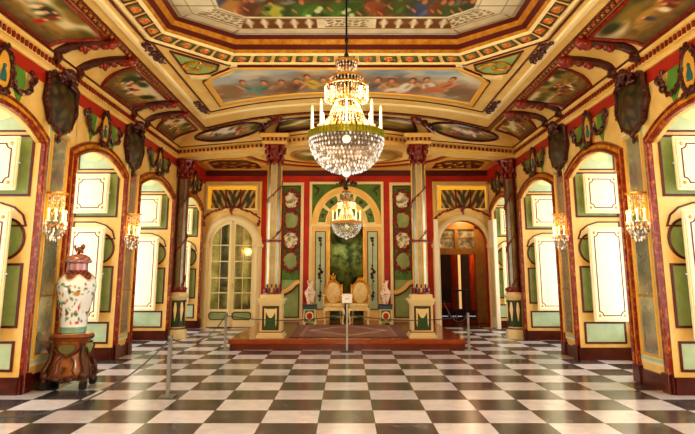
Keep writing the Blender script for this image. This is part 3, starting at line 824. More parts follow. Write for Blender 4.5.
# ------------------------------------------------------------------ windows with shuttered embrasures
def side_word(s): return 'vase-side wall' if s < 0 else 'wall facing the vase'
def window(s, i, a, b, full):
    Yc, w = (a+b)/2, (b-a)/2
    o = struct_empty('window_%d' % i, 'arched window bay with shutters in the %s' % side_word(s), (s*WX, Yc, 0), -s*PI/2)
    m = -s                                               # local x -> world Y mirrored on the right
    T = Matrix.Diagonal((m, 1, 1, 1))
    # marbled surround
    path = [(-w, 0)]+[(x, z) for x, z in arch_pts(-w, w)]+[(w, 0)]
    sur = obj('marbled_surround', G(T).sweep(path, [(.0, -.02), (.0, .05), (.03, .065), (.055, .05), (.06, .02), (.12, .02), (.13, .04), (.16, .035), (.17, 0), (.17, -.02)]), M['jamb'], o)
    obj('amber_edge', G(T).sweep(path, [(.06, .0), (.06, .026), (.12, .026), (.12, .0)]), M['gjamb'], sur)
    # reveals
    rv = obj('far_reveal', G(T).box(w-.012, w, 0.0, DEEP, 0, 3.86), M['cream'], o)
    obj('near_reveal', G(T).box(-w, -w+.012, 0.0, DEEP, 0, 3.86), M['cream'], o)
    obj('reveal_base', G(T).box(w-.04, w, .0, DEEP, 0, .21), M['base'], o)
    if full:
        # panels on the far reveal: plane coordinates (depth, z)
        TR = T @ Matrix(((0, 1, 0, w-.012), (1, 0, 0, 0), (0, 0, 1, 0), (0, 0, 0, 1)))     # local x=depth -> y ; -y -> -x
        lun = [(.1, 3.37), (.84, 3.37), (.84, 3.80), (.62, 3.78), (.42, 3.70), (.25, 3.56)]
        p = panel(rv, lun, M['pgreen'], M['redline'], TR, name='lunette_panel')
        obj('cream_oval', G(TR).prism(arc(.58, 3.6, .17, .08, 0, 2*PI, 24)[:-1], -.014, 0), M['cream2'], p)
        panel(rv, [(.09, 2.5), (.84, 2.5), (.84, 3.3), (.09, 3.3)], M['green'], M['redline'], TR, name='upper_panel', bw=.03)
        panel(rv, [(.09, 2.1), (.14, 2.24), (.26, 2.34), (.45, 2.4), (.84, 2.4), (.84, 2.1)], M['cream2'], M['redline'], TR, name='arched_panel')
        panel(rv, arc(.33, 1.93, .235, .26, 0, 2*PI, 28)[:-1], M['green'], M['redline'], TR, h=.01, name='oval_panel', bw=.03)
        panel(rv, rect(.09, .84, .82, 1.6), M['green'], M['redline'], TR, name='tall_panel', bw=.03)
        panel(rv, rect(.1, .80, .29, .63), M['pgreen'], M['redline'], TR, name='foot_panel', bw=.03)
        # shutters, hinged at the window and standing off the reveal
        for z0, z1, ang in ((2.55, 3.27, .05), (.66, 2.30, .09)):
            H = Matrix.Translation((.86, 0, 0)) @ Matrix.Rotation(ang, 4, 'Z') @ Matrix.Translation((-.66, -.075, 0))
            TS_ = TR @ H
            sh = obj('shutter', G(TS_).bbox(0, .66, -.04, 0, z0, z1, .008), M['shutter'], o)
            c = .07
            obj('shutter_moulding', G(TS_).sweep(rect(.035, .625, z0+.035, z1-.035), [(-.012, .04), (-.008, .052), (.008, .052), (.012, .04)], True), M['stone'], sh)
            obj('painted_fillet', G(TS_).sweep(notch(.1, .56, z0+.1, z1-.1, c), [(-.008, .04), (-.008, .046), (.008, .046), (.008, .04)], True), M['redline'], sh)
            for x in (.1, .56):
                for z in (z0+.1, z1-.1):
                    obj('gilt_rosette', G(TS_).lathe([(.028, 0), (.024, .012), (.0, .018)], 10, (0, 0, 0)) if False else G(TS_).ball((x, -.042, z), .028, (1, .5, 1), 1), M['gold'], sh)
            obj('stay_pin', G(TS_).box(-.03, .01, -.028, -.012, (z0+z1)/2-.01, (z0+z1)/2+.01), M['steel'], sh)
    # sash
    y0, y1 = DEEP-.07, DEEP-.02
    g = G(T)
    g.box(-w, -w+.1, y0, y1, 0, 3.86); g.box(w-.1, w, y0, y1, 0, 3.86); g.box(-w, w, y0, y1, 3.76, 3.86); g.box(-w, w, y0, y1, 0, .5); g.box(-.05, .05, y0, y1, .5, 3.76)
    for z in (1.3, 2.1, 2.5, 3.15): g.box(-w, w, y0+.01, y1-.01, z-.02, z+.02)
    sa = obj('sash', g, M['cream2'], o)
    obj('window_pane', G(T).box(-w+.1, w-.1, y0+.02, y0+.028, .5, 3.76), M['glass'], sa)
n = 0
for s in (-1, 1):
    for i, (a, b) in enumerate(OPEN):
        n += 1
        window(s, n, a, b, i >= 1)

# ------------------------------------------------------------------ pier mirrors
WALLW = ['vase-side wall', 'wall facing the vase']
def pier_word(s, k):
    return ('behind the tall porcelain vase', 'on the second pier of the vase-side wall')[k] if s < 0 else ('on the pier facing the porcelain vase', 'on the second pier of the wall facing the vase')[k]
PIER = [8.42, 11.44]
t = thing('pier_mirror', 'x', 'mirror', (-WX, PIER[0], 0), PI/2, 'tall pier mirrors')
w2 = .25
pan = obj('backboard', G().box(-w2-.07, w2+.07, -.02, 0, .3, 3.5), M['cream2'], t)
obj('green_margin', G().sweep(rect(-w2-.035, w2+.035, .36, 3.44), [(-.02, .015), (-.02, .026), (.02, .026), (.02, .015)], True), M['pgreen'], t)
obj('mirror_glass', G().box(-w2, w2, -.026, -.018, .42, 3.40), M['mirror'], t)
obj('frame', G().sweep(rect(-w2, w2, .42, 3.40), [(-.02, .02), (-.014, .05), (.006, .055), (.014, .03), (.014, .02)], True), M['goldpaint'], t)
obj('lower_rail', G().box(-w2, w2, -.035, -.02, 1.18, 1.2), M['gold'], t)
MIR = t
# carved cartouche above each mirror
t = thing('carved_cartouche', 'x', 'cartouche', (-WX, PIER[0]-.12, 3.85), PI/2, 'carved cartouches over the pier mirrors')
sh = [(-.44, .3), (-.3, .37), (-.16, .31), (0, .36), (.16, .31), (.3, .37), (.44, .3), (.42, .12), (.45, -.04), (.34, -.2), (.3, -.3), (.14, -.36), (0, -.45), (-.14, -.36), (-.3, -.3), (-.34, -.2), (-.45, -.04), (-.42, .12)]
def shieldcol(u, v):
    n = nz(u*6, v*6, 3.)
    c = mix((26, 24, 8), (60, 50, 16), .5+n)
    c = mix(c, (112, 92, 40), sm(.3, .6, abs(math.sin(v*14+math.sin(u*9))*math.sin(u*12)))*.6)
    c = blob(c, u, v, .5, .52, .3, .1, (70, 40, 18), .7)
    return mix(c, (30, 16, 10), sm(.3, .5, abs(u-.5)))
ins_sh = lambda u, v: abs((u-.5)*.9) < (.42 if v > .5 else .05+.37*math.sqrt(max(0, v/.5)))
grid_paint('shield', lambda u, v: Vector((-.45+.9*u, -.05-.12*math.cos((u-.5)*PI)*math.sin(v*PI), -.45+.79*v)), 36, 36, shieldcol, M['paint'], t, ins_sh)
obj('shield_back', G().prism(sh, -.06, 0), M['carve'], t)
p3 = [(x, -.07, z) for x, z in sh]; p3.append(p3[0])
obj('carved_border', G().tube(p3+p3[1:2], .032, 6).carve(p3, .034, 4, .45, .6), M['carve'], t, True)
obj('crest', G().carve([(-.22, -.12, .3), (-.08, -.14, .42), (.08, -.14, .42), (.22, -.12, .3)], .06, 6, .35, .9, 2).ball((0, -.15, .44), .09, (1, .7, .9), 2), M['carve'], t, True)
obj('tassel', G().carve([(0, -.07, -.42), (0, -.06, -.56)], .045, 7, .6, .6, 2), M['carve'], t, True)
CAR = t
# crystal sconce
def sconce():
    t = thing('crystal_sconce', 'x', 'sconce', (-WX, PIER[0]-.2, 2.2), PI/2, 'crystal wall sconces')
    ax = -.15
    obj('back_plate', G().bbox(-.04, .04, -.065, -.03, -.1, .1, .01), M['gold'], t)
    obj('arm', G().tube([(0, -.05, -.05), (0, -.12, -.1), (0, ax, -.06), (0, ax, .34)], .012, 8), M['gold'], t, True)
    g = G()
    for k in range(18):
        a = 2*PI*k/18
        for j in range(9): g.octa((.125*math.cos(a), ax+.09*math.sin(a), .35-.034*j), .009, .016)
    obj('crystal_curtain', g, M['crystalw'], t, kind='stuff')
    obj('top_ring', G().lathe([(.12, .35), (.14, .35), (.14, .37), (.12, .37)], 20, (0, ax, 0)), M['gold'], t)
    for k in range(5):
        a = PI+PI*k/4 if k < 5 else 0
        x, y = .2*math.cos(a), ax+.1*math.sin(a)
        if y > -.04: y = -.06
        c = obj('candle', G().lathe([(.03, -.03), (.035, -.02), (.012, -.015), (.012, .09), (.0, .092)], 10, (x, y, 0)), M['candle'], t)
        obj('flame', G().ball((x, y, .115), .016, (1, 1, 1.8), 1), M['flame'], c)
        obj('candle_arm', G().tube([(0, ax, -.06), (x*.6, ax+(y-ax)*.6, -.1), (x, y, -.03)], .008, 6), M['gold'], c)
    g = G()
    for lv, (r, z) in enumerate(((.21, -.06), (.2, -.11), (.18, -.16), (.15, -.2), (.11, -.24), (.06, -.27), (.0, -.31))):
        nn = max(1, int(r*85))
        for k in range(nn):
            a = 2*PI*k/nn; y = ax+r*.6*math.sin(a)
            if y < -.03: g.octa((r*math.cos(a), y, z), .016, .026)
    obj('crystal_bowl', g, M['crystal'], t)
    return t
SCN = sconce()
first = True
for s in (-1, 1):
    for k in range(2):
        rz = -s*PI/2; y = PIER[k]
        l1 = 'tall narrow gilt-framed mirror '+pier_word(s, k)
        l2 = 'dark carved cartouche above the mirror '+pier_word(s, k)
        l3 = 'lit crystal sconce on the mirror '+pier_word(s, k)
        if first:
            MIR['label'], CAR['label'], SCN['label'] = l1, l2, l3; first = False
        else:
            dup(MIR, (s*WX, y, 0), rz, l1); dup(CAR, (s*WX, y-.12, 3.85), rz, l2); dup(SCN, (s*WX, y-.2, 2.2), rz, l3)

# ------------------------------------------------------------------ oval medallions with garlands over the windows
t = thing('oval_medallion', 'x', 'medallion', (-WX, 9.85, 3.85), PI/2, 'oval medallions over the windows')
ov = arc(0, 0, .165, .26, 0, 2*PI, 24)[:-1]
pl = obj('plaque', G().prism(ov, -.05, 0.01), M['goldpaint'], t)
obj('frame', G().carve([(x*1.1, -.06, z*1.06) for x, z in ov+ov[:1]], .04, 3, .7, .25).tube([(x, -.055, z) for x, z in ov+ov[:2]], .022, 6), M['carve'], t, True)
fg = obj('figurine', G().lathe([(.055, -.13), (.06, -.07), (.04, -.01), (.022, .03), (.0, .04)], 12, (0, -.055, 0), 1, .5).ball((0, -.06, .055), .026, (1, .8, 1.1), 2), M['bfig'], t, True)
obj('crest', G().carve([(-.08, -.07, .24), (0, -.08, .31), (.08, -.07, .24)], .055, 9, .6, .5).carve([(-.14, -.07, -.26), (.14, -.07, -.26)], .05, 10, .6, .6), M['carve'], t, True)
for sx in (-1, 1):
    pts = [(sx*(.14+.62*i/12), -.05, .06-.26*math.sin(PI*i/12)+.08*i/12) for i in range(13)]
    obj('garland', G().tube(pts, .022, 6).carve(pts, .05, 12+sx, .7, .45).carve([(sx*.62, -.05, .02), (sx*.64, -.05, .2)], .04, 2, .7, .4), M['carve'], t, True)
    lz = [(sx*x, z) for x, z in ((.25, .26), (.52, .24), (.58, .0), (.46, -.3), (.33, -.14))]
    obj('green_lozenge', G().prism(lz, -.012, 0), M['lozenge'], t)
MED = t; first = True
for s in (-1, 1):
    for i, (a, b) in enumerate(OPEN):
        if i < 2: continue
        y = (a+b)/2-(.1 if i < 5 else 0)
        lab = 'gold oval medallion over the %s window bay of the %s' % (('nearest', 'second nearest', 'third nearest', 'farthest')[i-2], side_word(s))
        if first:
            MED.location = (s*WX, y, 3.85); MED['label'] = lab; first = False
        else:
            r = dup(MED, (s*WX, y, 3.85), -s*PI/2, lab)

# ------------------------------------------------------------------ mirrored columns
def swag(parent, y, z0, z1, hw):
    """green field with a cream festoon"""
    p = obj('green_field', G().prism(rect(-hw, hw, z0, z1), y-.008, y+.01), M['deepg'], parent)
    obj('red_border', G().sweep(rect(-hw, hw, z0, z1), [(-.012, 0), (-.012, .02), (.012, .02), (.012, 0)], True, lambda u, v, h: (u, y-h, v)), M['redline'], p)
    g = G(); H_ = z1-z0; k = hw*.74; top = z1-.1*H_
    for m_, (d0, d1) in enumerate(((.0, .12), (.05, .24), (.1, .36))):
        n_ = 12; up = [(-k+2*k*i/n_, top-d0*H_*math.sin(PI*i/n_)) for i in range(n_+1)]; lo_ = [(-k+2*k*i/n_, top-.02-d1*H_*math.sin(PI*i/n_)) for i in range(n_+1)]
        g.prism(up+lo_[::-1], y-.02-.008*(2-m_), y)
    for sx in (-1, 1):
        g.prism([(sx*k*1.12, top+.01), (sx*k*.82, top+.01), (sx*k*.88, z0+.3*H_), (sx*k*.98, z0+.12*H_), (sx*k*1.08, z0+.3*H_)], y-.03, y)
    obj('festoon', g, M['cream2'], p, True)
def capital(t, zc, w, h):
    g = G(); 
    g.lathe([(w*.5, zc), (w*.56, zc+.02), (w*.5, zc+.04), (w*.58, zc+h*.5), (w*.85, zc+h*.9), (w*.9, zc+h)], 8, (0, 0, 0), 1, 1, PI/8)
    q = random.Random(2)
    for lv, (r, z) in enumerate(((w*.62, zc+h*.2), (w*.7, zc+h*.45), (w*.85, zc+h*.72))):
        for k in range(8):
            a = 2*PI*k/8+lv*PI/8
            g.ball((r*math.cos(a), r*math.sin(a), z), w*.24, (.7, .7, 1.25), 1)
    for k in range(4):
        a = PI/4+PI/2*k; g.ball((w*1.0*math.cos(a), w*1.0*math.sin(a), zc+h*.88), w*.26, (1, 1, 1), 1)
    g.box(-w*.85, w*.85, -w*.85, w*.85, zc+h*.95, zc+h)
    obj('capital', g, M['carver'], t, True)
def ribbon(t, w, z0, z1, turns, seed):
    pts = []
    n = int(24*turns)
    for i in range(n+1):
        a = -PI/2+2*PI*turns*i/n; r = w*.62*(1+.12*abs(math.sin(2*a)))
        pts.append((r*math.cos(a), r*math.sin(a), z0+(z1-z0)*i/n))
    obj('garland_ribbon', G().tube(pts, .014, 6).carve(pts[::5], .022, seed, 3, .5), M['carver'], t, True)
# free-standing pair on the dais
t = thing('mirrored_column', 'x', 'column', (-1.54, 12.88, .2), 0, 'mirrored columns on the dais')
pd = obj('pedestal', G().bbox(-.22, .22, -.22, .22, .1, .68, .008), M['stone'], t)
obj('plinth', G().bbox(-.28, .28, -.28, .28, 0, .06, .01).bbox(-.25, .25, -.25, .25, .06, .11, .01), M['stone'], pd)
obj('plinth_moulding', G().bbox(-.245, .245, -.245, .245, .105, .125, .006), M['redline'], pd)
obj('pedestal_cap', G().bbox(-.25, .25, -.25, .25, .66, .72, .01).bbox(-.28, .28, -.28, .28, .72, .78, .012).bbox(-.22, .22, -.22, .22, .78, .86, .01), M['stone'], pd)
swag(t, -.222, .17, .62, .155)
obj('shaft', G().lathe([(.15, .86), (.15, 3.6)], 8, (0, 0, 0), 1, 1, PI/8), M['cmirror'], t)
g = G()
for k in range(8):
    a = PI/8+2*PI*k/8; g.tube([(.152*math.cos(a), .152*math.sin(a), .86), (.152*math.cos(a), .152*math.sin(a), 3.58)], .012, 6)
obj('shaft_beads', g, M['goldpaint'], t, True)
g = G()
for k in range(10):
    a = 2*PI*k/10; g.ball((.165*math.cos(a), .165*math.sin(a), .93), .05, (.7, .7, 1.5), 1); g.ball((.16*math.cos(a+.3), .16*math.sin(a+.3), 1.03), .03, (.7, .7, 1.6), 1)
obj('base_leaf', g.lathe([(.19, .86), (.18, .9)], 16), M['carver'], t, True)
obj('collar', G().lathe([(.15, 1.93), (.18, 1.93), (.185, 1.97), (.15, 1.98)], 16).carve([(-.22, -.1, 1.95), (.22, -.1, 1.95)], .03, 5, .8, .3), M['carver'], t, True)
ribbon(t, .25, 2.0, 3.5, 1.6, 4)
capital(t, 3.52, .24, .49)
t['label'] = 'faceted mirrored column on a green festooned pedestal beside the mirrored-pane door'
dup(t, (1.54, 12.88, .2), 0, 'faceted mirrored column on a green festooned pedestal beside the open doorway')
# engaged pair at the walls
t = thing('mirrored_pilaster', 'x', 'column', (-3.96, 14.57, 0), PI/4, 'mirrored pilasters by the walls')
T8 = lambda r, z0, z1: G().lathe([(r, z0), (r, z1)], 8, (0, 0, 0), 1, 1, PI/8)
pd = obj('pedestal', T8(.195, .2, .9), M['stone'], t)
obj('plinth', G().lathe([(.25, 0), (.25, .17), (.22, .2), (.21, .22)], 8, (0, 0, 0), 1, 1, PI/8), M['stone'], pd)
obj('plinth_moulding', T8(.215, .215, .24), M['redline'], pd)
obj('pedestal_cap', G().lathe([(.2, .88), (.24, .94), (.25, .98), (.21, 1.0), (.19, 1.06)], 8, (0, 0, 0), 1, 1, PI/8), M['stone'], pd)
for k, a in enumerate((-PI/4, 0, PI/4)):
    e = obj('pedestal_panel', G(Matrix.Rotation(a, 4, 'Z')).prism(rect(-.066, .066, .28, .86), -.187, -.17), M['deepg'], t)
    obj('panel_festoon', G(Matrix.Rotation(a, 4, 'Z')).tube([(0, -.19, .82), (0, -.195, .66), (0, -.19, .4)], [.02, .045, .008], 8), M['cream2'], e, True)
    obj('panel_border', G(Matrix.Rotation(a, 4, 'Z')).sweep(rect(-.066, .066, .28, .86), [(-.008, .182), (-.008, .194), (.008, .194), (.008, .182)], True), M['redline'], e)
obj('shaft', G().lathe([(.125, 1.05), (.125, 3.85)], 8, (0, 0, 0), 1, 1, PI/8), M['pmirror'], t)
g = G()
for k in range(8):
    a = PI/8+2*PI*k/8; g.tube([(.127*math.cos(a), .127*math.sin(a), 1.05), (.127*math.cos(a), .127*math.sin(a), 3.8)], .012, 6)
obj('shaft_beads', g, M['carver'], t, True)
obj('base_leaf', G().lathe([(.2, 1.05), (.19, 1.09)], 12).carve([(.17*math.cos(a), .17*math.sin(a), 1.13) for a in [2*PI*i/10 for i in range(11)]], .05, 3, .7, .3), M['carver'], t, True)
ribbon(t, .215, 1.2, 3.7, 2.5, 6)
capital(t, 3.72, .26, .48)
t['label'] = 'mirrored pilaster with octagonal pedestal between two windows of the vase-side wall'
dup(t, (3.96, 14.57, 0), -PI/4, 'mirrored pilaster with octagonal pedestal between two windows facing the vase-side wall')

# ------------------------------------------------------------------ end wall
E0 = (0, EY, 0)
# throne niche
nic = thing('throne_niche', 'round-arched niche panel with green wedges and dark mirror behind the thrones', 'wall panel', E0)
outer = rect(-1.04, 1.02, .2, 4.08)
obj('green_spandrel', G().prism(rect(-1.0, 1.0, 2.8, 4.05), -.015, 0), M['vgreen'], nic)
obj('outer_frame', G().sweep([(-1.03, .2), (-1.03, 4.06), (1.03, 4.06), (1.03, .2)], [(-.04, 0), (-.04, .05), (.03, .06), (.04, 0)]), M['stone'], nic)
CZ = 2.87
def ringz(r0, r1, y0, y1, a0=0, a1=PI, n=28): return arc(0, CZ, r1, r1*1.08, a0, a1, n)+arc(0, CZ, r0, r0*1.08, a1, a0, n)
obj('outer_arch', G().prism(ringz(.83, 1.0, 0, 0), -.07, 0), M['ceil'], nic)
obj('arch_fillet', G().prism(ringz(.94, 1.0, 0, 0), -.085, 0), M['cream'], nic)
obj('inner_arch', G().prism(ringz(.46, .58, 0, 0), -.07, 0), M['ceil'], nic)
obj('arch_ground', G().prism(ringz(.56, .85, 0, 0), -.03, 0), M['cream2'], nic)
for k in range(5):
    a0 = PI*(k+.1)/5; a1 = PI*(k+.9)/5
    wd = obj('green_wedge', G().prism(arc(0, CZ, .81, .81*1.08, a0, a1, 8)+arc(0, CZ, .61, .61*1.08, a1, a0, 8), -.04, 0), M['vgreen'], nic)
    am = (a0+a1)/2
    obj('rosette', G().ball((.71*math.cos(am), -.045, CZ+.71*1.08*math.sin(am)), .06, (1, .4, 1), 2), M['carve'], wd)
for sx in (-1, 1):
    P = obj('pilaster', G().bbox(sx*.74-.26, sx*.74+.26, -.04, 0, .2, CZ-.06, .01), M['cream'], nic)
    obj('pilaster_cap', G().bbox(sx*.74-.28, sx*.74+.28, -.09, 0, CZ-.08, CZ+.0, .015), M['cream2'], P)
    panel(P, rect(sx*.74-.14, sx*.74+.14, .5, CZ-.22), M['pgreen'], M['redline'], Matrix.Translation((0, -.04, 0)), name='green_strip')
    pts = [(sx*.74, -.055, z) for z in (.75, 1.0, 1.25, 1.5, 1.75, 2.0, 2.25, 2.5)]
    obj('carved_drop', G().carve([pts[0], pts[1]], .045, 4, .8, .5).carve(pts[2:5], .06, 6, .9, .6).carve(pts[6:], .045, 8, .8, .5).tube([pts[0], pts[-1]], .01, 6), M['carve'], P, True)
dm = obj('dark_mirror', G().prism([(-.5, .2)]+[(.5, .2), (.5, CZ)]+arc(0, CZ, .48, .52, 0, PI, 18)+[(-.5, CZ)], -.012, 0), M['dmirror'], nic)
obj('mirror_fillet', G().sweep([(-.49, .2), (-.49, CZ)]+arc(0, CZ, .49, .53, PI, 0, 18)+[(.49, .2)], [(-.02, 0), (-.02, .06), (.02, .06), (.02, 0)]), M['gold'], nic)
obj('carved_crest', G().carve([(-.28, -.12, 4.0), (-.1, -.14, 4.06), (.1, -.14, 4.06), (.28, -.12, 4.0)], .06, 3, .7, .6).carve([(0, -.12, 4.0), (0, -.1, 3.86)], .06, 4, .7, .6), M['carve'], nic, True)
for sx in (-1, 1):
    obj('spandrel_scroll', G().carve([(sx*.92, -.03, 3.95), (sx*.8, -.03, 3.85), (sx*.9, -.03, 3.7)], .035, 5, .8, .5), M['carve'], nic)
for sx in (-1, 1): obj('skirting', G().bbox(sx*.76-.27, sx*.76+.27, -.08, 0, .2, .42, .01), M['cream'], nic)

# garland panels with mirror ovals
t = thing('garland_panel', 'x', 'wall panel', (-1.59, EY, 0), 0, 'green garland panels')
obj('green_ground', G().prism(rect(-.34, .34, .2, 4.02), -.015, 0), M['vgreen'], t)
obj('pale_field', G().prism(rect(-.24, .24, .3, 1.3), -.018, 0), M['green'], t)
obj('outer_frame', G().sweep(rect(-.33, .33, .2, 4.04), [(-.03, 0), (-.03, .04), (.05, .05), (.06, 0)], True), M['stone'], t)
obj('inner_line', G().sweep(rect(-.25, .25, .28, 3.96), [(-.012, 0), (-.012, .03), (.012, .03), (.012, 0)], True), M['redline'], t)
ox = .0
for k, z in enumerate((3.55, 2.98, 2.42, 1.82)):
    md = obj('mirror_oval', G().prism(arc(ox, z, .22, .265, 0, 2*PI, 22)[:-1], -.03, 0), M['silver'] if k % 2 == 0 else M['green'], t)
    rim = [(x, -.04, zz) for x, zz in arc(ox, z, .225, .27, 0, 2*PI, 18)]
    sp = G().carve(rim, .05, 4+k, .7, .6).tube(rim+rim[1:2], .026, 6)
    for x, zz in arc(ox, z, .3, .34, 0, 2*PI, 16): sp.octa((x, -.035, zz), .018, .035)
    obj('thorny_garland', sp, M['carver'], md)
obj('lower_scroll', G().sweep([(-.26, .95), (-.1, 1.0), (.05, 1.1), (.16, 1.22), (.27, 1.26)], [(-.06, 0), (-.05, .05), (.05, .05), (.06, 0)]), M['cream'], t)
obj('scroll_edge', G().sweep([(-.26, .86), (-.1, .9), (.07, 1.0), (.17, 1.12), (.27, 1.16)], [(-.02, 0), (-.02, .055), (.02, .055), (.02, 0)]), M['redline'], t)
t['label'] = 'green panel of thorny garlanded ovals between the mirrored-pane door and the throne niche'
dup(t, (1.6, EY, 0), 0, 'green panel of thorny garlanded ovals between the throne niche and the open doorway')

# door bays: transom niches
def transom(cx, lab):
    t = thing('transom_niche', lab, 'wall panel', (cx, EY, 0))
    obj('cream_ground', G().prism([(-.84, 4.09), (-.84, 2.28)]+arc(0, 2.28, .68, .7, PI, 0, 20)+[(.84, 2.28), (.84, 4.09)], -.03, 0), M['cream'], t)
    obj('outer_frame', G().sweep([(-.81, 2.2), (-.81, 4.06), (.81, 4.06), (.81, 2.2)], [(-.04, .02), (-.04, .06), (.03, .06), (.04, .02)]), M['ceil'], t)
    obj('glowing_niche', G().prism(rect(-.72, .72, 3.28, 3.97), -.036, 0), M['lit'], t)
    obj('niche_rim', G().sweep(rect(-.72, .72, 3.28, 3.97), [(-.02, .03), (-.02, .1), (.02, .1), (.02, .03)], True), M['cream2'], t)
    def col(u, v):
        k = u*3 % 1; n = nz(u*9, v*5, 6)
        c = mix((70, 44, 20), (120, 92, 44), .5+n)
        c = mix(c, (226, 206, 140), sm(.16, .04, abs(((k*1.2+v*.8*(1 if u < .5 else -1)) % .5)-.25))*.8)
        return blob(c, k, v, .5, .5, .2, .35, (70, 66, 30), .6)
    pc = grid_paint('transom_picture', lambda u, v: Vector((-.6+1.26*u, -.045, 3.32+.53*v)), 80, 32, col, M['paint'], t)
    for x in (-.18, .24): obj('transom_post', G().bbox(x-.022, x+.022, -.08, -.04, 3.32, 3.86, .005), M['carver'], t)
    pts = [(-.78, -.1, 3.05), (-.55, -.1, 3.22), (-.3, -.11, 3.27), (-.15, -.12, 3.36), (0, -.12, 3.3), (.15, -.12, 3.36), (.3, -.11, 3.27), (.55, -.1, 3.22), (.78, -.1, 3.05)]
    obj('carved_garland', G().carve(pts, .032, 7, .6, .5).tube(pts, .016, 6).carve([(0, -.12, 3.38), (0, -.12, 3.14)], .045, 3, .5, .5).carve([(-.8, -.1, 3.05), (-.78, -.1, 2.8)], .04, 2, .8, .4).carve([(.8, -.1, 3.05), (.78, -.1, 2.8)], .04, 3, .8, .4), M['carver'], t, True)
    return t
transom(-3.29, 'gold-glowing transom niche with carved garland over the mirrored-pane double door')
transom(3.33, 'gold-glowing transom niche with carved garland over the open doorway')
def arch_surround(cx, hw, lab, nm):
    o = struct_empty(nm, lab, (cx, EY, 0))
    path = [(-hw, 0), (-hw, 2.27)]+arc(0, 2.27, hw, hw*1.03, PI, 0, 24)[1:-1]+[(hw, 2.27), (hw, 0)]
    obj('surround', G().sweep(path, [(0, 0), (0, .08), (.05, .1), (.12, .09), (.19, .05), (.19, 0)]), M['stone'], o)
    for sx in (-1, 1):
        obj('impost', G().bbox(sx*(hw+.1)-.13, sx*(hw+.1)+.13, -.13, 0, 2.2, 2.3, .012), M['stone'], o)
    return o
d1 = arch_surround(-3.25, .66, 'arched double door with mirrored panes in the end wall', 'door_1')
for sx in (-1, 1):
    x0, x1 = (-.66, -.02) if sx < 0 else (.02, .66)
    def top(x): return 2.27+.68*math.sqrt(max(0, 1-(x/.66)**2))
    xs = [x0+(x1-x0)*i/12 for i in range(13)]
    lf = obj('door_leaf', G().prism([(x0, .02), (x1, .02)]+[(x, top(x)) for x in reversed(xs)], -.035, 0), M['cream2'], d1)
    a, b = x0+(.1 if sx < 0 else .07), x1-(.07 if sx < 0 else .1)
    mdl = (a+b)/2; R_ = .575
    def topi(x): return 2.27+.6*math.sqrt(max(0, 1-(x/R_)**2))
    for i, (z0, z1) in enumerate(((.5, .93), (.96, 1.34), (1.37, 1.8), (1.83, 2.25))):
        for u0, u1 in ((a, mdl-.012), (mdl+.012, b)):
            obj('mirror_pane', G().prism(rect(u0, u1, z0, z1), -.042, -.03), M['gmirror'], lf)
    for u0, u1 in ((a, mdl-.012), (mdl+.012, b)):
        xs2 = [u0+(u1-u0)*i/8 for i in range(9)]
        obj('mirror_pane', G().prism([(u0, 2.28), (u1, 2.28)]+[(x, max(2.3, topi(x))) for x in reversed(xs2)], -.042, -.03), M['gmirror'], lf)
    ovl = notch(a-.02, b+.02, .22, .42, .04)
    panel(lf, ovl, M['green'], M['redline'], Matrix.Translation((0, -.035, 0)), name='green_plaque')
    obj('meeting_rail', G().bbox(sx*.022-.02, sx*.022+.02, -.055, -.03, .02, 2.92, .006), M['stone'], lf)
obj('door_handle', G().tube([(.05, -.07, 1.05), (.05, -.09, 1.05), (.05, -.09, 1.2), (.05, -.07, 1.2)], .01, 6), M['gold'], d1)
d2 = arch_surround(3.33, .68, 'open arched doorway with cream leaves swung into the hall', 'door_2')
for sx in (-1, 1):
    x = sx*.72
    TL = Matrix.Translation((x, 0, 0)) @ Matrix.Rotation(-.22 if sx < 0 else .03, 4, 'Z') @ Matrix.Translation((-x, 0, 0))
    lf = obj('door_leaf', G(TL).bbox(x-.025, x+.025, -.70, -.13, .02, 2.95, .006), M['leafw'], d2)
    obj('leaf_moulding', G(TL).bbox(x-.034, x+.034, -.6, -.2, .3, 2.2, .01), M['stone'], lf)
    obj('leaf_edge', G(TL).bbox(x-.05, x+.05, -.74, -.695, .02, 2.95, .004), M['leafw'], lf)

# room seen through the doorway
g = G(); g.f([g.v(p) for p in ((1.4, EY+.25, -.005), (5.4, EY+.25, -.005), (5.4, 22, -.005), (1.4, 22, -.005))])
struct('floor_next_room', g, M['redfloor'], 'red polished floor of the room beyond the doorway')
g = G(); g.box(1.3, 1.4, EY+.25, 22, 0, 4); g.box(5.4, 5.5, EY+.25, 22, 0, 4); g.box(1.3, 5.5, 22, 22.1, 0, 4); g.box(1.3, 5.5, EY+.25, 22.1, 4, 4.1)
struct('wall_next_room', g, M['dim'], 'dark red walls of the room beyond the doorway')
t = thing('inner_doorcase', 'ochre wooden doorcase with two glazed transom lights beyond the open doorway', 'doorcase', (3.55, 19.0, 0))
obj('jamb', G().bbox(-1.0, -.72, -.1, .1, 0, 3.3, .01), M['ochre'], t); obj('jamb', G().bbox(.42, 1.3, -.1, .1, 0, 3.3, .01), M['ochre'], t)
obj('transom_beam', G().bbox(-.72, .42, -.12, .12, 2.05, 2.24, .01), M['ochre'], t); obj('head', G().bbox(-1.0, 1.3, -.1, .1, 2.82, 3.6, .01), M['ochre'], t)
obj('transom_mullion', G().bbox(-.2, -.08, -.09, .09, 2.24, 2.95, .01), M['ochre'], t)
for x0, x1 in ((-.72, -.2), (-.08, .42)):
    tp = obj('transom_light', G().box(x0, x1, -.01, .0, 2.24, 2.95), mat('clouded pane', '#a9a07a', .2, var='#4a3c22', scale=5, contrast=(.4, .6), emit='#c9b27a', estr=.06), t)  # panes glow slightly in place of light coming through them
    obj('glazing_bar', G().box(x0, x1, -.03, .01, 2.55, 2.58), M['ochre'], tp)
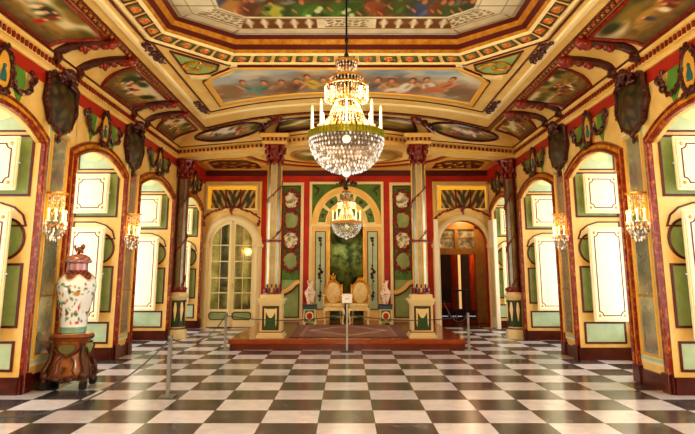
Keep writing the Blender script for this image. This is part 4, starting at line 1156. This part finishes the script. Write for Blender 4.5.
for k, (x, wd, m, lab) in enumerate(((3.53, .1, 'curtain', 'narrow orange curtain hanging in the room beyond the doorway, next to its bright window strip'), (4.15, .1, 'curtain', 'brown orange curtain in the room beyond the doorway, beside the ochre jamb'), (3.72, .045, 'sheer', 'bright sheer curtain strip between two orange curtains beyond the doorway'))):
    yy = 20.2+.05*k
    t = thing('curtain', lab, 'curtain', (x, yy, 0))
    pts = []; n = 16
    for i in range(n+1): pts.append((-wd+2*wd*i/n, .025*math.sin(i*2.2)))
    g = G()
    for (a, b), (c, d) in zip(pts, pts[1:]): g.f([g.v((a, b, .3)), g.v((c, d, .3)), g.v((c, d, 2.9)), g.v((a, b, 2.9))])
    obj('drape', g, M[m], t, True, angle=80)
t = thing('red_bench', 'low red bench seen through the open doorway', 'bench', (3.0, 20.6, 0))
obj('seat', G().bbox(-.5, .5, -.25, .25, .36, .5, .03), mat('red velvet', '#a02a18', .7), t)
for sx in (-1, 1):
    for sy in (-1, 1): obj('leg', G().bbox(sx*.42-.03, sx*.42+.03, sy*.2-.03, sy*.2+.03, 0, .36, .006), M['carve'], t)
t = thing('stand', 'black metal stand with flat top inside the open doorway', 'stand', (3.3, 17.85, 0))
obj('top_plate', G().bbox(-.22, .22, -.13, .13, .98, 1.02, .008), M['black'], t)
for x in (-.14, .15): obj('leg', G().bbox(x-.02, x+.02, -.02, .02, .02, .98, .004), M['black'], t)
obj('foot', G().bbox(-.2, .22, -.12, .12, 0, .03, .006), M['black'], t)
obj('cross_bar', G().bbox(-.14, .15, -.015, .015, .44, .48, .004), M['black'], t)
# ------------------------------------------------------------------ dais, carpet, thrones
t = thing('dais', 'low polished red wooden dais in front of the throne niche', 'dais', (.02, 15.0, 0))
obj('platform', G().bbox(-2.36, 2.36, -2.58, 2.38, .11, .2, .012), M['dais'], t)
obj('riser', G().bbox(-2.33, 2.33, -2.55, 2.38, 0, .11, .004), M['daisdark'], t)
def carpet(u, v):
    x, y = -1.22+2.44*u, 3.0*v
    n = nz(x*40, y*12, 2)*.5+nz(x*6, y*6, 7)
    c = mix((132, 90, 88), (164, 122, 112), .5+n)
    st = math.sin(y*55)
    c = mix(c, (86, 50, 54), sm(.5, 1, st)*.35)
    d = abs(x)/.86+abs(y-1.5)/1.15
    if abs(d-1) < .07: c = mix(c, (226, 212, 188), .8)
    if d < .5 and abs(d-.42) < .05: c = mix(c, (120, 40, 40), .7)
    e = min(u*2.44, (1-u)*2.44, y, 3-y)
    if e < .22: c = mix(c, (110, 70, 78), .5)
    if abs(e-.23) < .025: c = mix(c, (196, 176, 152), .6)
    return c
t = thing('carpet', 'worn mauve patterned carpet with pale diamond lying on the dais', 'carpet', (.04, 12.75, .2))
grid_paint('pile', lambda u, v: Vector((-1.22+2.44*u, 3.0*v, .012+.002*math.sin(u*40))), 90, 90, carpet, M['paint'], t)
obj('backing', G().box(-1.22, 1.22, 0, 3.0, 0, .009), M['daisdark'], t)

def throne(x, lab, crest, rz):
    t = thing('throne_armchair', lab, 'chair', (x, 16.2, .2), rz, 'gilded throne armchairs')
    W, GM = M['chairwood'], M['gold']
    sp = [(-.24, -.26), (.24, -.26), (.2, .22), (-.2, .22)]
    obj('seat_rail', G().prism([(-.27, .34), (.27, .34), (.27, .41), (.1, .40), (0, .375), (-.1, .40), (-.27, .41)][:3]+[(-.27, .41)], -.28, .22), W, t)
    g = G(); g.bbox(-.28, .28, -.29, .2, .40, .52, .055)
    obj('seat_cushion', g, M['silk'], t, True, angle=70)
    for sx in (-1, 1):
        obj('leg', G().tube([(sx*.24, -.25, .38), (sx*.255, -.27, .3), (sx*.24, -.26, .18), (sx*.225, -.25, .07), (sx*.24, -.27, .0)], [.035, .036, .026, .02, .03], 10), W, t, True)
        obj('leg', G().tube([(sx*.2, .2, .38), (sx*.2, .21, .2), (sx*.215, .24, 0)], [.03, .024, .024], 8), W, t, True)
    z = .16
    obj('stretcher', G().tube([(-.22, -.24, z), (-.2, .2, z)], .018, 8).tube([(.22, -.24, z), (.2, .2, z)], .018, 8).tube([(-.21, -.02, z), (0, -.02, z+.03), (.21, -.02, z)], .018, 8), W, t, True)
    tilt = Matrix.Translation((0, .2, .44)) @ Matrix.Rotation(-.13, 4, 'X')
    rx, rz_ = .19, .27; zc = .34
    oval = arc(0, zc, rx, rz_, 0, 2*PI, 32)[:-1]
    g = G(tilt); n = 10
    for i in range(n):
        pass
    ring = [[g.v((x_*(k), -.03-.045*(1-k*k), zc+(z_-zc)*k)) for x_, z_ in oval] for k in (1, .85, .6, .3)]
    for a, b in zip(ring, ring[1:]):
        for i in range(32): g.f([a[i], a[(i+1) % 32], b[(i+1) % 32], b[i]])
    g.f(ring[-1])
    bk = [g.v((x_, .02, z_)) for x_, z_ in oval]; g.f(bk)
    for i in range(32): g.f([ring[0][i], ring[0][(i+1) % 32], bk[(i+1) % 32], bk[i]])
    obj('back_cushion', g, M['silk'], t, True)
    p = [(x_, -.02, z_) for x_, z_ in arc(0, zc, rx+.025, rz_+.03, 0, 2*PI, 32)]
    bf = obj('back_frame', G(tilt).tube(p+p[1:2], .03, 8).carve(p, .024, 3, 2.2, .5), GM, t, True)
    c = G(tilt).carve([(-.1, -.03, zc+rz_+.03), (0, -.04, zc+rz_+.08), (.1, -.03, zc+rz_+.03)], .035, 5, .7, .6, 2)
    if crest: c.tube([(-.05, -.03, zc+rz_+.1), (-.06, -.03, zc+rz_+.19)], .014, 6).tube([(.05, -.03, zc+rz_+.1), (.06, -.03, zc+rz_+.19)], .014, 6).tube([(0, -.03, zc+rz_+.1), (0, -.03, zc+rz_+.23)], .014, 6).ball((0, -.03, zc+rz_+.12), .06, (1.2, .7, 1), 2)
    else: c.ball((0, -.03, zc+rz_+.08), .075, (1.2, .6, 1), 2)
    obj('crest', c, GM, t, True)
    for sx in (-1, 1):
        obj('back_post', G(tilt).tube([(sx*.19, 0, -.06), (sx*.2, 0, .12), (sx*.235, -.01, .3), (sx*.23, -.01, .5)], [.024, .022, .02, .022], 8).ball((sx*.23, -.01, .53), .035, (1, 1, 1.2), 2), GM, t, True)
        am = obj('arm', G().tube([(sx*.22, .17, .70), (sx*.265, .0, .71), (sx*.275, -.13, .68), (sx*.265, -.2, .66)], [.022, .024, .026, .032], 8).tube([(sx*.265, -.14, .67), (sx*.26, -.1, .55), (sx*.26, -.12, .42)], [.022, .02, .022], 8), W, t, True)
        obj('arm_pad', G().ball((sx*.268, -.05, .73), .045, (.7, 1.7, .5), 2), M['silk'], am, True)
throne(-.34, 'gilded throne armchair with tall crowned crest, beside the sign stand', True, .06)
throne(.34, 'gilded oval-back armchair with low rounded crest, beside the sign stand', False, -.1)

t = thing('vase_plinth', 'x', 'plinth', (-.94, 16.0, .2), 0, 'painted vase plinths')
T4 = lambda r0, z0, r1, z1: G().lathe([(r0*1.414, z0), (r1*1.414, z1)], 4, (0, 0, 0), 1, 1, PI/4)
obj('body', T4(.175, .06, .15, .38), M['stone'], t)
obj('blue_top', G().bbox(-.17, .17, -.17, .17, .38, .48, .012), M['blue'], t)
obj('top_edge', G().bbox(-.18, .18, -.18, .18, .47, .5, .008), M['standd'], t)
TT = Matrix.Translation((0, -.176, .06)) @ Matrix.Rotation(-.078, 4, 'X')
fp_ = obj('front_panel', G(TT).prism([(-.14, .02), (.14, .02), (.115, .3), (-.115, .3)], -.006, .004), M['vgreen'], t)
obj('cream_ring', G(TT).prism(arc(0, .16, .11, .11, 0, 2*PI, 24)[:-1], -.012, 0), M['cream2'], fp_)
obj('red_boss', G(TT).ball((0, -.012, .16), .075, (1, .3, 1), 2), M['redwall'], fp_)
for sx in (-1, 1):
    for sy in (-1, 1): obj('foot', G().bbox(sx*.14-.035, sx*.14+.035, sy*.14-.035, sy*.14+.035, 0, .07, .01), M['stone'], t)
obj('apron', G().bbox(-.15, .15, -.15, .15, .045, .07, .006), M['redline'], t)
t['label'] = 'green and cream plinth with blue top beside the crowned throne, under a peach vase'
dup(t, (1.0, 16.0, .2), 0, 'green and cream plinth with blue top beside the rounded-crest armchair, under a peach vase')
t = thing('porcelain_vase', 'x', 'vase', (-.94, 16.0, .7), 0, 'peach vases on plinths')
obj('body', G().lathe([(.075, 0), (.085, .02), (.075, .05), (.115, .16), (.145, .28), (.14, .33), (.085, .38), (.062, .42), (.06, .5), (.085, .58), (.09, .6), (.07, .6)], 24), M['peach'], t, True, angle=70)
t['label'] = 'peach porcelain vase with red motifs on the plinth beside the crowned throne'
dup(t, (1.0, 16.0, .7), 0, 'peach porcelain vase with red motifs on the plinth beside the rounded-crest armchair')

# ------------------------------------------------------------------ tall porcelain vase on carved stand
VX, VY = -3.71, 8.5
t = thing('carved_vase_stand', 'carved walnut stand with scroll feet under the tall porcelain vase', 'stand', (VX, VY, 0), .12)
def sq(r, z, k=.75):
    r *= .93
    return [(math.copysign(abs(math.cos(a))**k, math.cos(a))*r, math.copysign(abs(math.sin(a))**k, math.sin(a))*r*.86, z) for a in [2*PI*i/32 for i in range(32)]]
def loft(g, rows):
    R_ = [[g.v(p) for p in r] for r in rows]
    for a, b in zip(R_, R_[1:]):
        for i in range(len(a)): g.f([a[i], a[(i+1) % len(a)], b[(i+1) % len(a)], b[i]])
    g.f(R_[0][::-1]); g.f(R_[-1]); return g
obj('body', loft(G(), [sq(.3, .1), sq(.335, .14), sq(.33, .2), sq(.295, .3), sq(.265, .4), sq(.25, .5), sq(.262, .56), sq(.28, .6)]), M['stand'], t, True, angle=60)
obj('top', loft(G(), [sq(.27, .59), sq(.315, .62), sq(.33, .645), sq(.33, .67), sq(.31, .69)]), M['stand'], t, True, angle=30)
obj('top_moulding', loft(G(), [sq(.325, .632), sq(.336, .638), sq(.336, .652), sq(.325, .658)]), M['standd'], t)
for sx in (-1, 1):
    for sy in (-1, 1):
        lg = obj('leg', G().tube([(sx*.22, sy*.19, .58), (sx*.215, sy*.185, .46), (sx*.245, sy*.21, .34), (sx*.3, sy*.23, .24), (sx*.285, sy*.262, .16), (sx*.285, sy*.262, .1)], [.04, .034, .036, .04, .05, .04], 10).lathe([(.0, -.05), (.07, -.05), (.07, .05), (.0, .05)], 16, (0, 0, 0)) if False else G().tube([(sx*.22, sy*.19, .58), (sx*.215, sy*.185, .46), (sx*.245, sy*.21, .34), (sx*.3, sy*.23, .24), (sx*.285, sy*.262, .16), (sx*.285, sy*.262, .1)], [.04, .034, .036, .04, .05, .04], 10).ball((sx*.28, sy*.258, .17), .065, (1, .9, 1), 2), M['standd'], t, True)
        obj('foot_block', G().bbox(sx*.28-.05, sx*.28+.05, sy*.258-.05, sy*.258+.05, 0, .1, .012), M['foot'], lg)
for a in (0, PI/2, PI, 3*PI/2):
    Ra = Matrix.Rotation(a, 4, 'Z'); d = .225 if a in (0, PI) else .265
    d0 = .215 if a in (0, PI) else .25
    obj('green_cartouche', G(Ra).prism([(-.11, .56), (.11, .56), (.12, .5), (.06, .455), (0, .44), (-.06, .455), (-.12, .5)], -d0-.028, -d0+.03), mat('dull olive inlay', '#6a6a3c', .4) if a == 0 else M['green'], t)
    obj('carved_scroll', G(Ra).tube([(-.2, -d-.015, .52), (-.12, -d-.012, .45), (-.03, -d-.015, .42), (0, -d-.02, .4), (.03, -d-.015, .42), (.12, -d-.012, .45), (.2, -d-.015, .52)], .016, 6).carve([(-.16, -d-.08, .16), (-.05, -d-.085, .125), (.05, -d-.085, .125), (.16, -d-.08, .16)], .035, 4, .7, .6).carve([(0, -d-.06, .3), (0, -d-.075, .2)], .03, 6, .8, .8).tube([(-.05, -d0-.03, .43), (-.13, -d0-.05, .33), (-.12, -d0-.085, .24), (-.2, -d0-.10, .15)], .014, 6).tube([(.05, -d0-.03, .43), (.13, -d0-.05, .33), (.12, -d0-.085, .24), (.2, -d0-.10, .15)], .014, 6), M['standd'], t, True)
t.scale = (.88, .88, 1)
VPROF = [(.155, 0), (.17, .015), (.168, .05), (.172, .14), (.19, .28), (.225, .44), (.253, .57), (.258, .64), (.245, .71), (.205, .775), (.15, .815), (.13, .835), (.128, .93), (.14, .945)]
q = random.Random(8); FL = []
for k in range(240):
    FL.append((q.random(), q.uniform(.14, .7), q.uniform(.01, .03), q.choice([(190, 70, 60), (206, 120, 110), (200, 150, 50), (150, 60, 90)]) if q.random() < .34 else q.choice([(70, 120, 70), (96, 140, 96), (50, 90, 70)]), q.random()*3))
def vlen(v):
    k = v*(len(VPROF)-1); i = min(int(k), len(VPROF)-2); f = k-i
    return tuple(a+(b-a)*f for a, b in zip(VPROF[i], VPROF[i+1]))
def vcol(u, v):
    r, z = vlen(v); zz = z/.945
    c = (232, 242, 244)
    for fu, fz, rr, col, ro in FL:
        du = (u-fu+.5) % 1-.5
        if abs(zz-fz) < .05 and abs(du) < .05: c = blob(c, du*1.55, zz-fz, 0, 0, rr*1.5, rr*.8, col, .5, ro)
    for fu in (.60, .82):
        du = (u-fu+.5) % 1-.5
        c = blob(c, du*1.5, zz, 0, .56, .05, .035, (196, 140, 50), .4)
    c = blob(c, ((u-.93+.5) % 1-.5)*1.5, zz, 0, .42, .12, .13, (232, 236, 234), .3)
    if zz < .1: c = mix((150, 190, 164), (90, 140, 120), .5+.5*math.sin(u*140)*math.cos(zz*160))
    scal = .78+.04*math.cos(u*2*PI*6)
    if zz > scal and zz < .89: c = mix((92, 44, 44), (150, 90, 80), .5+.6*math.sin(u*90)*math.sin(zz*120))
    if abs(zz-scal) < .012: c = (210, 190, 150)
    if zz >= .89: c = mix((206, 170, 178), (160, 100, 116), .5+.5*math.sin(u*60))
    return c
t = thing('tall_porcelain_vase', 'tall lidded porcelain vase with floral decoration on the carved walnut stand', 'vase', (VX, VY, .69))
def vpos(u, v):
    r, z = vlen(v); a = 2*PI*u; return Vector((r*math.cos(a), r*math.sin(a), z))
grid_paint('body', vpos, 140, 104, vcol, M['porc'], t)
obj('base_disc', G().lathe([(.16, 0), (.16, .02)], 32), M['white'], t)
lid = grid_paint('lid', lambda u, v: Vector(((lambda r, z: (r*math.cos(2*PI*u), r*math.sin(2*PI*u), z))(*[(.15, .935), (.172, .945), (.176, .96), (.165, .985), (.14, 1.02), (.09, 1.05), (.045, 1.062), (.0001, 1.068)][min(7, int(v*7+.5))]))), 64, 7, lambda u, v: mix((196, 150, 140), (110, 60, 66), .5+.6*math.sin(u*50)*math.cos(v*20)), M['porc'], t)
lion = G(Matrix.Translation((0, 0, 1.07)) @ Matrix.Diagonal((1.3, 1.3, 1.3, 1)) @ Matrix.Translation((0, 0, -1.07))); lion.ball((0, 0, 1.105), .035, (1.3, .8, 1), 2).ball((.035, 0, 1.14), .026, (1, .9, 1.1), 2).tube([(.025, .012, 1.1), (.035, .014, 1.07)], .01, 6).tube([(.025, -.012, 1.1), (.035, -.014, 1.07)], .01, 6).tube([(-.03, 0, 1.1), (-.05, 0, 1.13), (-.045, 0, 1.155)], [.014, .012, .014], 6).tube([(-.02, .02, 1.09), (0, .03, 1.07)], .012, 6).tube([(-.02, -.02, 1.09), (0, -.03, 1.07)], .012, 6)
obj('lion_finial', lion, mat('brown glaze', '#7a4024', .25), lid, True)

# ------------------------------------------------------------------ barriers
t = thing('barrier_post', 'x', 'barrier post', (-2.2, 7.85, 0), 0, 'slim steel barrier posts')
obj('post', G().bbox(-.022, .022, -.022, .022, .012, .70, .004), M['steel'], t)
obj('base_plate', G().bbox(-.09, .09, -.09, .09, 0, .014, .004), M['steel'], t)
obj('cap', G().bbox(-.026, .026, -.026, .026, .7, .72, .004), M['steel'], t)
t['label'] = 'slim steel barrier post standing on the checker floor nearest the porcelain vase'
dup(t, (-2.38, 12.33, 0), 0, 'slim steel barrier post at the dais corner beside the mirrored-pane door')
dup(t, (2.4, 12.33, 0), 0, 'slim steel barrier post at the dais corner beside the open doorway')
def cord(a, b, sag, lab):
    a, b = Vector(a), Vector(b); n = 20; c = (a+b)/2
    pts = [a.lerp(b, i/n)-Vector((0, 0, sag*4*(i/n)*(1-i/n)))-c for i in range(n+1)]
    o = obj('barrier_rope', G().tube(pts, .009, 6), M['rope'], None, True)
    o.location = c; tag(o, lab, 'rope', 'grey barrier ropes'); return o
cord((-2.2, 7.83, .68), (-3.25, 4.55, .62), .44, 'grey rope sagging from the post nearest the porcelain vase toward the viewer')
cord((-2.2, 7.87, .68), (-2.38, 12.31, .68), .22, 'grey rope between the two barrier posts on the vase side')
cord((-2.36, 12.33, .66), (0.0, 12.12, .70), .1, 'grey rope across the dais front from the sign stand toward the vase side')
cord((0.04, 12.12, .70), (2.38, 12.33, .66), .1, 'grey rope across the dais front from the sign stand toward the open doorway')
cord((2.42, 12.35, .68), (2.62, 16.74, .75), .3, 'grey rope looping from the dais corner post back to the open doorway')
t = thing('sign_stand', 'slim steel stand holding a small white notice in front of the dais', 'sign', (.01, 12.12, 0))
obj('post', G().bbox(-.018, .018, -.018, .018, .012, .9, .004), M['steel'], t)
obj('base_plate', G().bbox(-.13, .13, -.1, .1, 0, .014, .004), M['black'], t)
TS2 = Matrix.Translation((0, -.02, .915)) @ Matrix.Rotation(-.25, 4, 'X')
bd = obj('notice_board', G(TS2).bbox(-.1, .1, -.006, .006, 0, .19, .003), M['white'], t)
obj('red_edge', G(TS2).box(-.1, .1, -.007, .007, .178, .192), M['signred'], bd)
obj('print_block', G(TS2).box(-.04, .04, -.0075, -.005, .07, .1), mat('faint print', '#c9ced4', .5), bd)

# ------------------------------------------------------------------ chandeliers
def chandelier(loc, k, zt, lab, ncand, dens):
    """loc = centre of the candle ring; k scales the body; zt = ceiling height"""
    t = thing('crystal_chandelier', lab, 'chandelier', loc, 0)
    S = lambda *v: tuple(x*k for x in v)
    R0 = .44*k
    drop = zt-loc[2]
    obj('rod', G().tube([(0, 0, .3*k), (0, 0, drop)], .012, 8).ball((0, 0, 1.0*k), .03*k, (1, 1, 1.6), 2).ball((0, 0, 1.2*k), .025*k, (1, 1, 1.6), 2), M['black'], t, True)
    obj('ceiling_rose', G().lathe([(.09*k, drop), (.08*k, drop-.03*k), (.03*k, drop-.05*k), (.02*k, drop-.12*k)], 16), M['carver'], t, True)
    rm = M['gring'] if k > .9 else M['goldpaint']
    obj('ring', G().lathe([(R0, -.04*k), (R0+.012*k, -.04*k), (R0+.012*k, .04*k), (R0, .04*k), (R0, -.04*k)], 64), rm, t)
    g = G()
    for i in range(72):
        a = 2*PI*i/72; r = R0+.016*k
        g.tube([(r*math.cos(a), r*math.sin(a), -.038*k), (r*math.cos(a), r*math.sin(a), .038*k)], .008*k, 5)
    obj('ring_fluting', g, rm, t)
    # bowl tiers
    nt = 11
    for i in range(nt):
        th = (i+.4)/nt*PI/2; r = R0*math.cos(th)**.85; z = -.035*k-.405*k*math.sin(th)**1.1
        nn = max(6, int(2*PI*r/(.043*k)*dens)); g = G()
        for j in range(nn):
            a = 2*PI*(j+.5*(i % 2))/nn; g.octa((r*math.cos(a), r*math.sin(a), z), .0135*k, .025*k)
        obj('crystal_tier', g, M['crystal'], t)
    obj('bowl_haze', G().lathe([(R0*.98*math.cos(th)**.85, -.035*k-.395*k*math.sin(th)) for th in [PI/2*i/10*.96 for i in range(11)]], 40), M['inner'], t, True)  # added translucent shell, its glow paints a haze behind the crystals
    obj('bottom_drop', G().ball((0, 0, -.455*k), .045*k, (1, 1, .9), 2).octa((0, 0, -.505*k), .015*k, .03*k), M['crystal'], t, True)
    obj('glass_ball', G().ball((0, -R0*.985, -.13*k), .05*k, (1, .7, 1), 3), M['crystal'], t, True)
    # upper strands from ring to basket
    for j in range(28):
        a = 2*PI*j/28; g = G(); P_ = []
        for i in range(17):
            f = i/16; r = R0*.95+(.14*k-R0*.95)*f**.62; z = .06*k+.36*k*f-.05*k*math.sin(PI*f)
            P_.append((r*math.cos(a), r*math.sin(a), z)); g.octa(P_[-1], .011*k, .02*k)
        g.tube(P_, .0025*k, 4)
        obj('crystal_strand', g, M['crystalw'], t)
    # basket
    def curtain(nm, rt, rb, z0, z1, n, m):
        g = G()
        for j in range(n):
            a = 2*PI*j/n; q = max(3, int((z0-z1)/(.03*k)))
            for i in range(q+1):
                f = i/q; r = rt+(rb-rt)*f
                g.octa((r*math.cos(a), r*math.sin(a), z0+(z1-z0)*f), .0105*k, .019*k)
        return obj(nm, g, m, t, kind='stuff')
    hoop = lambda r, z, h: G().lathe([(r, z-h), (r+.01*k, z-h), (r+.01*k, z+h), (r, z+h), (r, z-h)], 36)
    obj('basket_hoop', hoop(.2*k, .72*k, .014*k), M['gold'], t)
    curtain('basket_fringe', .2*k, .17*k, .7*k, .44*k, 30, M['crystalw'])
    curtain('outer_fringe', .26*k, .26*k, .6*k, .45*k, 34, M['crystalw'])
    obj('outer_hoop', hoop(.255*k, .615*k, .01*k), M['gold'], t)
    obj('lower_hoop', hoop(.16*k, .43*k, .015*k), M['gold'], t)
    obj('crown_hoop', hoop(.13*k, .92*k, .014*k), M['gold'], t)
    curtain('crown_fringe', .13*k, .09*k, .9*k, .76*k, 20, M['crystalw'])
    obj('crown_stem', G().lathe([(.02*k, .3*k), (.03*k, .5*k), (.02*k, .7*k), (.03*k, .95*k), (.015*k, 1.02*k)], 10), M['gold'], t, True)
    for j in range(ncand):
        a = 2*PI*j/ncand-PI/2; rc = R0*.93
        x, y = rc*math.cos(a), rc*math.sin(a)
        c = obj('candle', G().lathe([(.02*k, .05*k), (.032*k, .075*k), (.017*k, .08*k), (.016*k, .30*k), (.004*k, .305*k)], 12, (x, y, 0)), M['candle'], t, True, angle=30)
        obj('flame', G().lathe([(.003*k, .305*k), (.011*k, .325*k), (.009*k, .345*k), (.001*k, .375*k)], 8, (x, y, 0)), M['flame'], c, True)
        obj('drip_pan', G().lathe([(.015*k, .045*k), (.045*k, .06*k), (.046*k, .066*k), (.015*k, .062*k)], 14, (x, y, 0)), M['crystal'], c, True)
    L = bpy.data.lights.new('candle glow', 'POINT'); L.color = (1, .74, .42); L.energy = 150 if k > .9 else 75; L.shadow_soft_size = .25
    l = bpy.data.objects.new('candle_glow', L); COL.objects.link(l); l.location = (loc[0], loc[1], loc[2]+.42*k)
    return t
M['inner'] = None
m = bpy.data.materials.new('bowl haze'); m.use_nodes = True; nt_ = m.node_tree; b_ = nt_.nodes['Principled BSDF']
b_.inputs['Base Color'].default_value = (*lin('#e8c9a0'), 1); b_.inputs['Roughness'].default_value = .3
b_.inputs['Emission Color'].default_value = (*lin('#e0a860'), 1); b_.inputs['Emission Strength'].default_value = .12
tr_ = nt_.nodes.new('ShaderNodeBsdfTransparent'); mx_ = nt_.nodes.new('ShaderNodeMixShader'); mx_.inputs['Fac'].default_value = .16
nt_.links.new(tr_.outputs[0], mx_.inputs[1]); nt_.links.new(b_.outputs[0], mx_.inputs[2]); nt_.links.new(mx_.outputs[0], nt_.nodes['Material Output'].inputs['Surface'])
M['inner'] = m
chandelier((0, 7.0, 3.085), 1., 4.95, 'large crystal chandelier with lit candles hanging in the middle of the hall', 8, 1.)
chandelier((.0, 15.1, 2.72), .84, 4.42, 'smaller crystal chandelier hanging in front of the throne niche', 8, 1.15)

# ------------------------------------------------------------------ light and camera
def area(nm, loc, rot, sx, sy, e, col):
    L = bpy.data.lights.new(nm, 'AREA'); L.shape = 'RECTANGLE'; L.size = sx; L.size_y = sy; L.energy = e; L.color = col
    o = bpy.data.objects.new(nm, L); COL.objects.link(o); o.location = loc; o.rotation_euler = rot; return o
for s in (-1, 1):
    for a, b in OPEN:
        area('window_daylight', (s*(WX+DEEP+.12), (a+b)/2, 2.1), (0, s*PI/2, 0), 3.3, b-a-.1, WIN_E if a > 5 else 70, (1., .93, .80))
def glow(loc, e, col, r=.2):
    L = bpy.data.lights.new('sconce_and_fill_light', 'POINT'); L.energy = e; L.color = col; L.shadow_soft_size = r
    o = bpy.data.objects.new('sconce_and_fill_light', L); COL.objects.link(o); o.location = loc
for s in (-1, 1):
    for y in PIER: glow((s*(WX-.34), y-.2, 2.28), 4, (1, .62, .25), .1)
glow((4.4, 19.6, 2.4), 45, (1, .62, .3), .3); glow((3.6, 18.4, 3.2), 25, (1, .7, .4), .2)  # added lights without fixtures to brighten the next room
pass
glow((0, 1.5, 3.0), 230, (1, .9, .76), .5)  # added fill light behind the camera, no fixture modelled
W = bpy.data.worlds.new('sky'); SC.world = W; W.use_nodes = True
bg = W.node_tree.nodes['Background']; bg.inputs['Color'].default_value = (.75, .87, 1, 1); bg.inputs['Strength'].default_value = 1.2

cam = bpy.data.cameras.new('camera'); co = bpy.data.objects.new('camera', cam); COL.objects.link(co)
co.location = (0, 0, 2.572*TILE); co.rotation_euler = (PI/2+math.radians(10.76), 0, 0)
cam.sensor_width = 36; cam.lens = 605/695*36
cam.shift_x = (347.5-346.5)/695; cam.shift_y = -(217-158)/695
cam.clip_start = .05; cam.clip_end = 100
SC.camera = co
SC.view_settings.view_transform = 'Standard'
SC.view_settings.look = 'Medium High Contrast'
SC.view_settings.exposure = EXPO
SC.cycles.use_denoising = True
SC.cycles.max_bounces = 8; SC.cycles.diffuse_bounces = 4; SC.cycles.glossy_bounces = 4; SC.cycles.transparent_max_bounces = 24; SC.cycles.transmission_bounces = 4
SC.cycles.sample_clamp_indirect = 6
SC.cycles.caustics_reflective = False; SC.cycles.caustics_refractive = False
